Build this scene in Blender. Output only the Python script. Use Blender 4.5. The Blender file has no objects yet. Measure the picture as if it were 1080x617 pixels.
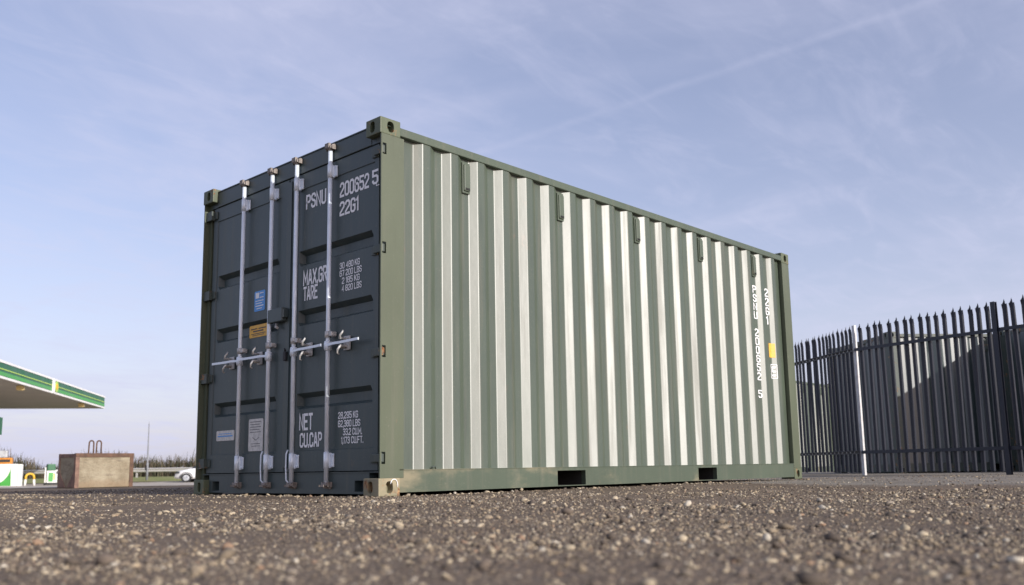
import bpy, bmesh, math, random
import numpy as np
from mathutils import Vector, Matrix, noise as mnoise

random.seed(7)
rng = np.random.default_rng(11)
scene = bpy.context.scene
COL = scene.collection
R = math.radians

# ------------------------------------------------------------------ camera
CAM = Vector((-3.7567, -4.7133, 0.1649))
YAW, PITCH, ROLL = R(43.034), R(8.593), R(-0.976)
FPX, PCY = 956.5, 308.5 + 41.42
_f = Vector((math.cos(YAW) * math.cos(PITCH), math.sin(YAW) * math.cos(PITCH), math.sin(PITCH)))
_r0 = Vector((math.sin(YAW), -math.cos(YAW), 0))
_u0 = _r0.cross(_f)
_r = math.cos(ROLL) * _r0 + math.sin(ROLL) * _u0
_u = -math.sin(ROLL) * _r0 + math.cos(ROLL) * _u0
cd = bpy.data.cameras.new('camera')
cam = bpy.data.objects.new('camera', cd)
COL.objects.link(cam)
cam.matrix_world = Matrix(((_r.x, _u.x, -_f.x, CAM.x), (_r.y, _u.y, -_f.y, CAM.y), (_r.z, _u.z, -_f.z, CAM.z), (0, 0, 0, 1)))
cd.sensor_width = 36
cd.lens = FPX / 1080 * 36
cd.shift_y = 41.42 / 1080
cd.clip_start = 0.02
cd.clip_end = 6000
cd.dof.use_dof = True
cd.dof.focus_distance = 6.8
cd.dof.aperture_fstop = 2.9
scene.camera = cam

# ------------------------------------------------------------------ sky and sun
SUN_EL, SUN_AZ = R(21.0), R(-89.0)          # azimuth measured from +X
world = bpy.data.worlds.new('World')
scene.world = world
world.use_nodes = True
wt = world.node_tree
for n in list(wt.nodes):
    wt.nodes.remove(n)
wo = wt.nodes.new('ShaderNodeOutputWorld')
bg = wt.nodes.new('ShaderNodeBackground')
bg.inputs['Strength'].default_value = 0.15
sky = wt.nodes.new('ShaderNodeTexSky')
sky.sky_type = 'NISHITA'
sky.sun_disc = False
sky.sun_elevation = SUN_EL
sky.sun_rotation = R(179.0)
sky.air_density = 1.0
sky.dust_density = 1.6
sky.ozone_density = 1.0


def wn(kind, **kw):
    n = wt.nodes.new(kind)
    for k, v in kw.items():
        if k in n.inputs:
            n.inputs[k].default_value = v
        else:
            setattr(n, k, v)
    return n


def wmath(op, a, b=None, clamp=False):
    n = wt.nodes.new('ShaderNodeMath')
    n.operation = op
    n.use_clamp = clamp
    for i, v in enumerate((a, b)):
        if v is None:
            continue
        if isinstance(v, (int, float)):
            n.inputs[i].default_value = v
        else:
            wt.links.new(v, n.inputs[i])
    return n.outputs[0]


tc = wn('ShaderNodeTexCoord')
sx = wn('ShaderNodeSeparateXYZ')
wt.links.new(tc.outputs['Generated'], sx.inputs[0])
zc = wmath('MAXIMUM', wmath('ADD', sx.outputs['Z'], 0.12), 0.05)
px = wmath('DIVIDE', sx.outputs['X'], zc)
py = wmath('DIVIDE', sx.outputs['Y'], zc)
cmb = wn('ShaderNodeCombineXYZ')
wt.links.new(px, cmb.inputs[0])
wt.links.new(py, cmb.inputs[1])


def cirrus(rot, scl, scale, det, lo, hi, seed, dist=0.6):
    m = wn('ShaderNodeMapping')
    m.inputs['Rotation'].default_value = (0, 0, R(rot))
    m.inputs['Scale'].default_value = (scl[0], scl[1], 1)
    m.inputs['Location'].default_value = (seed, seed * 1.7, seed)
    wt.links.new(cmb.outputs[0], m.inputs['Vector'])
    n = wn('ShaderNodeTexNoise', Scale=scale, Detail=det, Roughness=0.6, Distortion=dist)
    wt.links.new(m.outputs[0], n.inputs['Vector'])
    r = wn('ShaderNodeMapRange')
    r.interpolation_type = 'SMOOTHSTEP'
    r.inputs['From Min'].default_value = lo
    r.inputs['From Max'].default_value = hi
    wt.links.new(n.outputs['Fac'], r.inputs['Value'])
    return r.outputs[0]


veil = cirrus(20, (0.8, 0.5), 1.1, 7, 0.40, 0.70, 3.1)
streak = cirrus(-62, (0.5, 2.4), 1.5, 9, 0.46, 0.74, 8.4, 1.2)
wisp = cirrus(-40, (0.9, 2.0), 3.2, 9, 0.44, 0.74, 5.2, 1.0)
cl = wmath('ADD', wmath('ADD', wmath('MULTIPLY', veil, 0.46), wmath('MULTIPLY', streak, 0.16)), wmath('MULTIPLY', wisp, 0.26))


def contrail(p0, p1, width, power, seed):
    """old vapour trail: a great circle through two sky directions, feathered by noise"""
    d0, d1 = [(_f + _r * ((q[0] - 540) / FPX) - _u * ((q[1] - PCY) / FPX)).normalized() for q in (p0, p1)]
    nrm = d0.cross(d1).normalized()
    dt = wn('ShaderNodeVectorMath', operation='DOT_PRODUCT')
    wt.links.new(tc.outputs['Generated'], dt.inputs[0])
    dt.inputs[1].default_value = nrm
    nz = wn('ShaderNodeTexNoise', Scale=14.0, Detail=6, Roughness=0.65)
    mp = wn('ShaderNodeMapping')
    mp.inputs['Location'].default_value = (seed, 0, 0)
    wt.links.new(tc.outputs['Generated'], mp.inputs[0])
    wt.links.new(mp.outputs[0], nz.inputs['Vector'])
    off = wmath('ADD', dt.outputs['Value'], wmath('MULTIPLY', wmath('SUBTRACT', nz.outputs['Fac'], 0.5), width * 1.6))
    a_ = wmath('SUBTRACT', 1.0, wmath('DIVIDE', wmath('ABSOLUTE', off), width), True)
    return wmath('MULTIPLY', wmath('MULTIPLY', a_, wmath('POWER', nz.outputs['Fac'], 1.5)), power)


cl = wmath('ADD', cl, contrail((440, 126), (800, 44), 0.018, 0.22, 0.3))
cl = wmath('ADD', cl, contrail((840, 48), (940, 14), 0.006, 0.45, 4.1))
# a veil of thin high cloud overall
hz = wmath('POWER', wmath('SUBTRACT', 1.0, wmath('DIVIDE', wmath('MAXIMUM', sx.outputs['Z'], 0.0), 0.40), True), 1.6)
cl = wmath('MINIMUM', wmath('ADD', wmath('ADD', wmath('MULTIPLY', cl, 0.60), 0.23), wmath('MULTIPLY', hz, 0.45)), 0.92)
tint = wn('ShaderNodeMix', data_type='RGBA', blend_type='MULTIPLY')
tint.inputs[0].default_value = 1
tint.inputs[7].default_value = (1.10, 0.97, 1.06, 1)
wt.links.new(sky.outputs[0], tint.inputs[6])
cmix = wn('ShaderNodeMix', data_type='RGBA')
cmix.inputs[7].default_value = (4.15, 4.25, 5.5, 1)
wt.links.new(cl, cmix.inputs[0])
wt.links.new(tint.outputs[2], cmix.inputs[6])
wt.links.new(cmix.outputs[2], bg.inputs['Color'])
wt.links.new(bg.outputs[0], wo.inputs[0])

sd = bpy.data.lights.new('sun', 'SUN')
sd.energy = 4.2
sd.angle = R(0.53)
sd.color = (1.0, 0.955, 0.90)
sun = bpy.data.objects.new('sun', sd)
COL.objects.link(sun)
_s = Vector((math.cos(SUN_AZ) * math.cos(SUN_EL), math.sin(SUN_AZ) * math.cos(SUN_EL), math.sin(SUN_EL)))
sun.rotation_euler = (-_s).to_track_quat('-Z', 'Y').to_euler()
sun.location = (0, -20, 15)

vs = scene.view_settings
vs.view_transform = 'Standard'
vs.look = 'None'
vs.gamma = 1
vs.use_curve_mapping = False
vs.exposure = 0.12
scene.cycles.use_denoising = True
scene.cycles.max_bounces = 6


# ------------------------------------------------------------------ pixel -> place (direction only; depth from the ground)
def horizon_ray(px_):
    lo, hi = 440.0, 560.0
    for _ in range(40):
        m = (lo + hi) / 2
        d = _f + _r * ((px_ - 540) / FPX) - _u * ((m - PCY) / FPX)
        if d.z > 0:
            lo = m
        else:
            hi = m
    return d


FH = Vector((math.cos(YAW), math.sin(YAW), 0))
RH = Vector((math.sin(YAW), -math.cos(YAW), 0))


def sstep(a, b, x):
    t = np.clip((x - a) / (b - a), 0, 1)
    return t * t * (3 - 2 * t)


def gz(x, y):
    s = (x - CAM.x) * FH.x + (y - CAM.y) * FH.y
    dx = np.maximum(np.maximum(-0.25 - x, x - 6.3), 0)
    dy = np.maximum(np.maximum(-0.25 - y, y - 2.7), 0)
    near = sstep(0.0, 1.2, np.hypot(dx, dy)) * (1 - sstep(9, 13, s))
    und = 0.007 * np.sin(1.9 * x + 0.7 * y) * np.sin(2.6 * y - 0.5 * x + 1.0) + 0.004 * np.sin(5.1 * x + 2.0 * y + 2.0) * np.sin(4.3 * y - 1.7 * x)
    und = und + 0.010 * (np.sin(0.9 * x - 1.3 * y) - 0.6)
    return und * near - 0.03 * sstep(9, 14, s) - 0.30 * sstep(17, 48, s) + 0.30 * sstep(58, 68, s)


def at(px_, depth, dz=0.0):
    d = horizon_ray(px_)
    t = depth / d.dot(FH)
    p = CAM + d * t
    p.z = float(gz(p.x, p.y)) + dz
    return p


# ------------------------------------------------------------------ materials
def nt_mat(name):
    m = bpy.data.materials.new(name)
    m.use_nodes = True
    nt = m.node_tree
    b = nt.nodes['Principled BSDF']
    return m, nt, b


class NT:
    def __init__(s, nt):
        s.nt = nt

    def new(s, kind, **kw):
        n = s.nt.nodes.new(kind)
        for k, v in kw.items():
            if k in n.inputs:
                n.inputs[k].default_value = v
            else:
                setattr(n, k, v)
        return n

    def link(s, a, b):
        s.nt.links.new(a, b)

    def pos(s):
        return s.new('ShaderNodeNewGeometry').outputs['Position']

    def mapping(s, vec, scale=(1, 1, 1), rot=(0, 0, 0), loc=(0, 0, 0)):
        m = s.new('ShaderNodeMapping')
        m.inputs['Scale'].default_value = scale
        m.inputs['Rotation'].default_value = rot
        m.inputs['Location'].default_value = loc
        s.link(vec, m.inputs['Vector'])
        return m.outputs[0]

    def noise(s, vec, scale, detail=4, rough=0.55, dist=0.0):
        n = s.new('ShaderNodeTexNoise', Scale=scale, Detail=detail, Roughness=rough, Distortion=dist)
        s.link(vec, n.inputs['Vector'])
        return n.outputs['Fac']

    def ramp(s, fac, lo, hi, a=0.0, b=1.0):
        r = s.new('ShaderNodeMapRange')
        r.interpolation_type = 'SMOOTHSTEP'
        r.inputs['From Min'].default_value = lo
        r.inputs['From Max'].default_value = hi
        r.inputs['To Min'].default_value = a
        r.inputs['To Max'].default_value = b
        s.link(fac, r.inputs['Value'])
        return r.outputs[0]

    def mix(s, fac, a, b, blend='MIX'):
        m = s.new('ShaderNodeMix', data_type='RGBA', blend_type=blend)
        for i, v in ((0, fac), (6, a), (7, b)):
            if isinstance(v, (int, float)):
                m.inputs[i].default_value = v
            elif isinstance(v, (tuple, list)):
                m.inputs[i].default_value = (*v[:3], 1)
            else:
                s.link(v, m.inputs[i])
        return m.outputs[2]

    def math(s, op, a, b=None, clamp=False):
        n = s.new('ShaderNodeMath', operation=op, use_clamp=clamp)
        for i, v in enumerate((a, b)):
            if v is None:
                continue
            if isinstance(v, (int, float)):
                n.inputs[i].default_value = v
            else:
                s.link(v, n.inputs[i])
        return n.outputs[0]

    def bump(s, h, strength, dist, bsdf):
        b = s.new('ShaderNodeBump', Strength=strength, Distance=dist)
        s.link(h, b.inputs['Height'])
        s.link(b.outputs[0], bsdf.inputs['Normal'])


def simple(name, col, rough=0.5, metal=0.0, var=0.15, vscale=6.0, bump=0.0, bscale=40, spec=0.5):
    m, nt, b = nt_mat(name)
    h = NT(nt)
    p = h.pos()
    n = h.noise(p, vscale, 5)
    dark = tuple(c * (1 - var) for c in col)
    lite = tuple(min(1, c * (1 + var)) for c in col)
    h.link(h.mix(h.ramp(n, 0.3, 0.7), dark, lite), b.inputs['Base Color'])
    h.link(h.ramp(n, 0.3, 0.7, rough * 0.85, min(1, rough * 1.15)), b.inputs['Roughness'])
    b.inputs['Metallic'].default_value = metal
    b.inputs['Specular IOR Level'].default_value = spec
    if bump:
        h.bump(h.noise(p, bscale, 5), bump, 0.01, b)
    return m


def paint(name, col, rough=0.40, grime=0.35, rust=0.0, spec=0.5, dust=0.0, wave=0.12, aniso=0.0, ior=1.5):
    m, nt, b = nt_mat(name)
    h = NT(nt)
    p = h.pos()
    big = h.noise(p, 1.1, 5, 0.6)
    st = h.noise(h.mapping(p, (14, 14, 0.7)), 1.0, 5, 0.6)
    fine = h.noise(p, 55, 4, 0.6)
    c = h.mix(h.ramp(big, 0.25, 0.75), tuple(x * 0.90 for x in col), tuple(x * 1.10 for x in col))
    g = h.math('MULTIPLY', h.ramp(st, 0.48, 0.75), grime)
    c = h.mix(g, c, (0.15, 0.145, 0.11))
    st2 = h.noise(h.mapping(p, (30, 30, 1.3), loc=(5, 2, 1)), 1.0, 4, 0.6)
    c = h.mix(h.math('MULTIPLY', h.ramp(st2, 0.56, 0.72), grime * 0.6), c, tuple(x * 0.45 for x in col))
    scuff = h.ramp(h.noise(h.mapping(p, (6, 6, 2.2), loc=(2, 7, 3)), 1.6, 9, 0.75), 0.64, 0.70)
    c = h.mix(h.math('MULTIPLY', scuff, 0.35), c, (0.20, 0.13, 0.08))
    c = h.mix(h.math('MULTIPLY', h.ramp(fine, 0.60, 0.74), 0.25), c, (0.22, 0.21, 0.17))
    if dust:
        dn = h.noise(h.mapping(p, (1.0, 1.0, 2.2), loc=(1.3, 0, 0)), 1.1, 6, 0.65)
        c = h.mix(h.math('MULTIPLY', h.ramp(dn, 0.50, 0.72), dust), c, (0.36, 0.30, 0.19))
    if rust:
        rn = h.noise(p, 9, 6, 0.7)
        rm = h.ramp(rn, 0.62 - 0.25 * rust, 0.70 - 0.2 * rust)
        rc = h.mix(h.ramp(h.noise(p, 40, 4), 0.35, 0.65), (0.16, 0.055, 0.02), (0.40, 0.25, 0.12))
        c = h.mix(rm, c, rc)
        h.link(h.mix(rm, (rough,) * 3, (0.9,) * 3), b.inputs['Roughness'])
    else:
        h.link(h.math('ADD', h.math('MULTIPLY', h.math('SUBTRACT', big, 0.5), 0.12), h.math('ADD', h.math('MULTIPLY', g, 0.2), rough)), b.inputs['Roughness'])
    h.link(c, b.inputs['Base Color'])
    b.inputs['Specular IOR Level'].default_value = spec
    b.inputs['IOR'].default_value = ior
    if aniso:        # brushed vertically: a sheen drawn out up and down the sheet
        tg = h.new('ShaderNodeTangent', direction_type='RADIAL', axis='Z')
        h.link(tg.outputs[0], b.inputs['Tangent'])
        b.inputs['Anisotropic'].default_value = aniso
        b.inputs['Anisotropic Rotation'].default_value = 0.25
    hh = h.math('ADD', h.math('MULTIPLY', h.noise(h.mapping(p, (1, 1, 0.6)), 5.0, 3), 1.0), h.math('MULTIPLY', fine, 0.03))
    h.bump(hh, wave, 0.004, b)
    return m


GREEN = (0.070, 0.092, 0.064)
M = {}
M['green'] = paint('green_paint', GREEN, 0.50, 0.55, spec=1.0, wave=0.30, aniso=0.80, ior=1.72)
M['green_top'] = paint('green_top_paint', GREEN, 0.5, 0.3)
M['green_rail'] = paint('green_rail_paint', GREEN, 0.5, 0.35, dust=0.55)
M['green_post'] = paint('green_post_paint', (0.088, 0.105, 0.066), 0.52, 0.3)
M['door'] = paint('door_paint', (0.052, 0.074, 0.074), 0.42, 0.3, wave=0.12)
M['worn'] = paint('worn_casting_paint', (0.10, 0.12, 0.07), 0.55, 0.3, rust=0.25)
M['rusty_casting'] = paint('rusty_casting_paint', (0.20, 0.19, 0.12), 0.6, 0.4, rust=0.32, dust=0.7)
M['hinge'] = paint('hinge_paint', (0.06, 0.078, 0.066), 0.5, 0.3, rust=0.2)
M['rubber'] = simple('gasket_rubber', (0.018, 0.018, 0.02), 0.8)
M['floor'] = simple('container_floor', (0.03, 0.028, 0.025), 0.9)
M['galv'] = simple('galvanised_steel', (0.76, 0.83, 0.90), 0.35, 0.12, 0.04, 12)
M['galv_dull'] = simple('dull_galvanised_steel', (0.50, 0.49, 0.47), 0.55, 0.35, 0.25, 30, 0.15)
M['cam_steel'] = simple('weathered_cam_steel', (0.24, 0.21, 0.185), 0.6, 0.3, 0.4, 35, 0.3)
M['bright_galv'] = simple('bright_galvanised_post', (0.50, 0.50, 0.50), 0.5, 0.2, 0.15, 12)
M['white_paint'] = simple('white_marking_paint', (0.88, 0.88, 0.88), 0.6, 0, 0.05, 60)
M['yellow_tag'] = simple('yellow_sticker', (0.75, 0.42, 0.06), 0.5, 0, 0.12, 40)
M['blue_tag'] = simple('blue_sticker', (0.10, 0.33, 0.72), 0.5, 0, 0.08, 40)
M['plate'] = simple('aluminium_plate', (0.62, 0.60, 0.56), 0.5, 0.1, 0.15, 30)
M['ink'] = simple('dark_ink', (0.06, 0.06, 0.07), 0.6)
M['fence'] = paint('fence_coating', (0.022, 0.026, 0.040), 0.40, 0.05, wave=0.1)
m, nt, b = nt_mat('weathered_concrete')
h = NT(nt)
p = h.pos()
c = h.mix(h.ramp(h.noise(p, 3.0, 9, 0.72), 0.32, 0.68), (0.27, 0.22, 0.145), (0.44, 0.38, 0.27))
c = h.mix(h.ramp(h.noise(p, 14, 8, 0.7), 0.55, 0.75, 0, 0.6), c, (0.17, 0.145, 0.11))
sz = h.new('ShaderNodeSeparateXYZ')
h.link(p, sz.inputs[0])
zz_ = h.math('ADD', sz.outputs['Z'], h.math('MULTIPLY', h.noise(h.mapping(p, (1, 1, 0.3)), 5, 6), 0.25))
c = h.mix(h.ramp(zz_, 0.27, 0.17, 0, 0.45), c, (0.28, 0.18, 0.10))
h.link(c, b.inputs['Base Color'])
b.inputs['Roughness'].default_value = 0.92
c = h.mix(h.ramp(h.noise(h.mapping(p, (1, 1, 7)), 2.2, 7, 0.7), 0.56, 0.66, 0, 0.55), c, (0.15, 0.12, 0.09))
h.link(c, b.inputs['Base Color'])
h.bump(h.noise(p, 22, 9, 0.75), 1.0, 0.03, b)
M['concrete'] = m
M['rust'] = simple('rusty_steel', (0.13, 0.075, 0.05), 0.85, 0, 0.35, 14, 0.5, 70)
M['pink_rust'] = simple('primer_red_rust', (0.22, 0.135, 0.10), 0.85, 0, 0.3, 12, 0.4, 60)
M['dark_tar'] = simple('dark_steel', (0.03, 0.03, 0.032), 0.7)


# ------------------------------------------------------------------ mesh helpers
class MB:
    def __init__(s):
        s.bm = bmesh.new()

    def box(s, x0, x1, y0, y1, z0, z1, bev=0.0, seg=2, M_=None):
        b = bmesh.new()
        bmesh.ops.create_cube(b, size=1)
        for v in b.verts:
            v.co = Vector(((x0 + x1) / 2 + v.co.x * (x1 - x0), (y0 + y1) / 2 + v.co.y * (y1 - y0), (z0 + z1) / 2 + v.co.z * (z1 - z0)))
        if bev:
            bmesh.ops.bevel(b, geom=b.edges[:], offset=bev, segments=seg, profile=0.6, affect='EDGES')
        s._merge(b, M_)
        return s

    def _merge(s, b, M_=None):
        if M_ is not None:
            b.transform(M_)
        me = bpy.data.meshes.new('tmp')
        b.to_mesh(me)
        b.free()
        s.bm.from_mesh(me)
        bpy.data.meshes.remove(me)

    def tube(s, pts, r, n=10, cap=True):
        pts = [Vector(p) for p in pts]
        rs = r if isinstance(r, (list, tuple)) else [r] * len(pts)
        rings = []
        prev = None
        for i, p in enumerate(pts):
            if i == 0:
                t = pts[1] - pts[0]
            elif i == len(pts) - 1:
                t = pts[-1] - pts[-2]
            else:
                t = (pts[i + 1] - p).normalized() + (p - pts[i - 1]).normalized()
            t.normalize()
            if prev is None:
                a = Vector((0, 0, 1)) if abs(t.z) < 0.9 else Vector((1, 0, 0))
                e1 = t.cross(a).normalized()
            else:
                e1 = (prev - t * prev.dot(t)).normalized()
            prev = e1
            e2 = t.cross(e1)
            rings.append([s.bm.verts.new(p + (e1 * math.cos(2 * math.pi * k / n) + e2 * math.sin(2 * math.pi * k / n)) * rs[i]) for k in range(n)])
        for a, b in zip(rings, rings[1:]):
            for k in range(n):
                f = s.bm.faces.new((a[k], a[(k + 1) % n], b[(k + 1) % n], b[k]))
                f.smooth = True
        if cap:
            s.bm.faces.new(rings[0][::-1])
            s.bm.faces.new(rings[-1])
        return s

    def quads(s, verts, faces, smooth=False):
        vs_ = [s.bm.verts.new(v) for v in verts]
        for f in faces:
            try:
                ff = s.bm.faces.new([vs_[i] for i in f])
                ff.smooth = smooth
            except ValueError:
                pass
        return s

    def prism(s, poly, axis_vec):
        """closed polygon (list of 3D points) swept along axis_vec"""
        a = [s.bm.verts.new(Vector(p)) for p in poly]
        b = [s.bm.verts.new(Vector(p) + Vector(axis_vec)) for p in poly]
        n = len(a)
        s.bm.faces.new(a[::-1])
        s.bm.faces.new(b)
        for i in range(n):
            s.bm.faces.new((a[i], a[(i + 1) % n], b[(i + 1) % n], b[i]))
        return s

    def mesh(s, name, off=None, normals=True):
        if off is not None:
            bmesh.ops.translate(s.bm, verts=s.bm.verts[:], vec=-Vector(off))
        if normals:
            bmesh.ops.recalc_face_normals(s.bm, faces=s.bm.faces[:])
        me = bpy.data.meshes.new(name)
        s.bm.to_mesh(me)
        s.bm.free()
        return me


def obj(name, data, mat, parent=None, off=None, normals=True):
    if isinstance(data, MB):
        data = data.mesh(name, off, normals)
    o = bpy.data.objects.new(name, data)
    COL.objects.link(o)
    if mat is not None and not data.materials:
        data.materials.append(M[mat] if isinstance(mat, str) else mat)
    if parent is not None:
        o.parent = parent
    return o


def tag(o, label=None, cat=None, group=None, kind=None):
    if label:
        o['label'] = label
    if cat:
        o['category'] = cat
    if group:
        o['group'] = group
    if kind:
        o['kind'] = kind
    return o


def thing(name, label, cat, loc=(0, 0, 0), rz=0.0, group=None):
    o = bpy.data.objects.new(name, None)
    o.empty_display_size = 0.3
    COL.objects.link(o)
    o.location = loc
    o.rotation_euler = (0, 0, rz)
    return tag(o, label, cat, group)


# ------------------------------------------------------------------ ground
def axis(vals):
    return np.array(sorted(set(np.round(vals, 4))))


s_ax = axis(list(np.arange(-6, 20, 0.5)) + list(np.arange(-0.4, 11, 0.2)) + list(np.arange(20, 90, 2.5)) + [-400, -150, -60, -25, -12, 110, 150, 220, 400, 900, 1800, 3000])
l_ax = axis(list(np.arange(-12, 12.1, 0.5)) + list(np.arange(-8, 8.1, 0.2)) + list(np.arange(-80, 80.1, 4)) + [-3000, -1200, -500, -220, -120, 120, 220, 500, 1200, 3000])
SS, LL = np.meshgrid(s_ax, l_ax, indexing='ij')
GX = CAM.x + SS * FH.x + LL * RH.x
GY = CAM.y + SS * FH.y + LL * RH.y
GZ = gz(GX, GY) - 0.004
nv = SS.size
V = np.stack([GX.ravel(), GY.ravel(), GZ.ravel()], 1)
ni, nj = SS.shape
I, J = np.meshgrid(np.arange(ni - 1), np.arange(nj - 1), indexing='ij')
a = (I * nj + J).ravel()
Fq = np.stack([a, a + nj, a + nj + 1, a + 1], 1)


def np_mesh(name, V, F):
    me = bpy.data.meshes.new(name)
    k = F.shape[1]
    me.vertices.add(len(V))
    me.vertices.foreach_set('co', V.astype(np.float32).ravel())
    me.loops.add(F.size)
    me.loops.foreach_set('vertex_index', F.astype(np.int32).ravel())
    me.polygons.add(len(F))
    me.polygons.foreach_set('loop_start', np.arange(0, F.size, k, dtype=np.int32))
    me.polygons.foreach_set('loop_total', np.full(len(F), k, dtype=np.int32))
    me.update(calc_edges=True)
    me.validate()
    return me


m, nt, b = nt_mat('planings_ground')
h = NT(nt)
p = h.pos()
big = h.noise(p, 0.5, 6, 0.6)
mid = h.noise(p, 9, 6, 0.65)
c = h.mix(h.ramp(big, 0.3, 0.7), (0.130, 0.097, 0.067), (0.200, 0.152, 0.108))
c = h.mix(h.ramp(mid, 0.35, 0.7, 0, 0.55), c, (0.082, 0.062, 0.048))
vor = h.new('ShaderNodeTexVoronoi', Scale=75.0)
h.link(p, vor.inputs['Vector'])
vcol = h.new('ShaderNodeSeparateColor')
h.link(vor.outputs['Color'], vcol.inputs[0])
c = h.mix(h.math('MULTIPLY', h.ramp(vcol.outputs[0], 0.55, 1.0), 0.5), c, (0.19, 0.16, 0.125))
# lighter compacted yard surface beyond a worn line near the far end of the container
sp = h.new('ShaderNodeSeparateXYZ')
h.link(p, sp.inputs[0])
edge = h.math('SUBTRACT', sp.outputs['X'], h.math('ADD', h.math('MULTIPLY', sp.outputs['Y'], 0.37), 4.15))
edge = h.math('ADD', edge, h.math('MULTIPLY', h.math('SUBTRACT', h.noise(p, 1.6, 5), 0.5), 0.7))
yard = h.ramp(edge, -0.1, 0.35)
c2 = h.mix(h.ramp(h.noise(p, 1.4, 6, 0.65), 0.3, 0.7), (0.17, 0.15, 0.125), (0.25, 0.225, 0.19))
c2 = h.mix(h.ramp(vcol.outputs[1], 0.5, 1.0, 0, 0.45), c2, (0.33, 0.30, 0.25))
c = h.mix(yard, c, c2)
h.link(c, b.inputs['Base Color'])
b.inputs['Roughness'].default_value = 0.88
b.inputs['Specular IOR Level'].default_value = 0.25
vd = h.math('SUBTRACT', 1.0, vor.outputs['Distance'])
h.bump(h.math('ADD', h.math('MULTIPLY', vd, 0.8), h.math('MULTIPLY', mid, 0.6)), 0.9, 0.012, b)
ground = obj('ground', np_mesh('ground', V, Fq), m)
tag(ground, kind='structure')

# loose stones on the planings
ICO_V, ICO_F = None, None
tb = bmesh.new()
bmesh.ops.create_icosphere(tb, subdivisions=1, radius=1)
ICO_V = np.array([v.co[:] for v in tb.verts])
ICO_F = np.array([[v.index for v in f.verts] for f in tb.faces])
tb.free()


def stones(name, n_list, seed):
    g = np.random.default_rng(seed)
    S, Lt, RR = [], [], []
    for (s0, s1, n, r0, sg) in n_list:
        s = np.sqrt(g.uniform(s0 ** 2, s1 ** 2, n))
        l = g.uniform(-0.80, 0.80, n) * (s + 0.15)
        S.append(s)
        Lt.append(l)
        RR.append(np.clip(r0 * np.exp(g.normal(0, sg, n)), 0.002, 0.019))
    S, Lt, RR = map(np.concatenate, (S, Lt, RR))
    X = CAM.x + S * FH.x + Lt * RH.x
    Y = CAM.y + S * FH.y + Lt * RH.y
    # stones pushed up against the foot of the container
    nb = 900
    xb = np.concatenate([g.uniform(-0.05, 6.1, nb), -np.abs(g.normal(0, 0.05, nb // 2))])
    yb = np.concatenate([-np.abs(g.normal(0, 0.05, nb)) + 0.01, g.uniform(-0.05, 2.5, nb // 2)])
    X, Y = np.concatenate([X, xb]), np.concatenate([Y, yb])
    RR = np.concatenate([RR, np.clip(0.0065 * np.exp(g.normal(0, 0.45, len(xb))), 0.003, 0.02)])
    ok = ~((X > 0.02) & (X < 6.05) & (Y > 0.02) & (Y < 2.45))
    yardm = X > (0.37 * Y + 4.25)
    ok &= ~(yardm & (g.uniform(0, 1, len(X)) < 0.75))
    # patchy scatter
    pn = np.array([mnoise.noise(Vector((x * 1.7, y * 1.7, 3.3))) for x, y in zip(X, Y)])
    ok &= g.uniform(0, 1, len(X)) < np.clip(0.62 + 0.9 * pn, 0.12, 1)
    X, Y, RR = X[ok], Y[ok], RR[ok]
    n = len(X)
    jit = 1 + g.normal(0, 0.16, (n, 12, 1))
    v = ICO_V[None] * jit
    sc = np.stack([RR * g.uniform(0.8, 1.5, n), RR * g.uniform(0.7, 1.1, n), RR * g.uniform(0.45, 0.85, n)], 1)
    v = v * sc[:, None, :]
    a = g.uniform(0, 2 * np.pi, n)
    ca, sa = np.cos(a)[:, None], np.sin(a)[:, None]
    x = v[..., 0] * ca - v[..., 1] * sa
    y = v[..., 0] * sa + v[..., 1] * ca
    tl = g.normal(0, 0.25, (n, 1))
    z = v[..., 2] + x * tl
    P = np.stack([x + X[:, None], y + Y[:, None], z + (gz(X, Y) - 0.004 + sc[:, 2] * g.uniform(-0.25, 0.65, n))[:, None]], 2)
    F = (ICO_F[None] + (np.arange(n) * 12)[:, None, None]).reshape(-1, 3)
    me = np_mesh(name, P.reshape(-1, 3), F)
    pal = np.array([(.44, .37, .26), (.35, .28, .19), (.26, .22, .17), (.14, .11, .085), (.095, .076, .06), (.30, .20, .13), (.22, .175, .12), (.50, .45, .36)])
    pr_ = np.array([.15, .15, .09, .22, .15, .02, .18, .04])
    ci = g.choice(len(pal), n, p=pr_ / pr_.sum())
    colr = pal[ci] * g.uniform(0.75, 1.2, (n, 1))
    colr = np.repeat(np.clip(colr, 0, 1), 12, 0)
    at_ = me.attributes.new('stone_colour', 'FLOAT_COLOR', 'POINT')
    at_.data.foreach_set('color', np.concatenate([colr, np.ones((len(colr), 1))], 1).astype(np.float32).ravel())
    return me


m, nt, b = nt_mat('stone')
h = NT(nt)
an = h.new('ShaderNodeAttribute', attribute_name='stone_colour')
c = h.mix(h.ramp(h.noise(h.pos(), 160, 3), 0.35, 0.7, 0, 0.35), an.outputs['Color'], (0.10, 0.085, 0.07))
h.link(c, b.inputs['Base Color'])
b.inputs['Roughness'].default_value = 0.85
b.inputs['Specular IOR Level'].default_value = 0.3
gr = obj('gravel', stones('gravel', [(0.9, 3, 9000, 0.0042, 0.55), (0.9, 3, 38000, 0.0022, 0.40), (3, 6, 15000, 0.0048, 0.50), (3, 6, 44000, 0.0028, 0.35), (6, 13, 34000, 0.0056, 0.42)], 5), m)
tag(gr, 'loose pale and dark stones scattered over the tarmac planings', 'gravel', kind='stuff')

# ------------------------------------------------------------------ shipping containers
L_, W_, H_ = 6.058, 2.438, 2.591
PITCHC, FIRST = 0.2764, 0.365
OFF = (L_ / 2, W_ / 2, 0)
Y_OUT, Y_IN, SLW = 0.012, 0.048, 0.034


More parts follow.
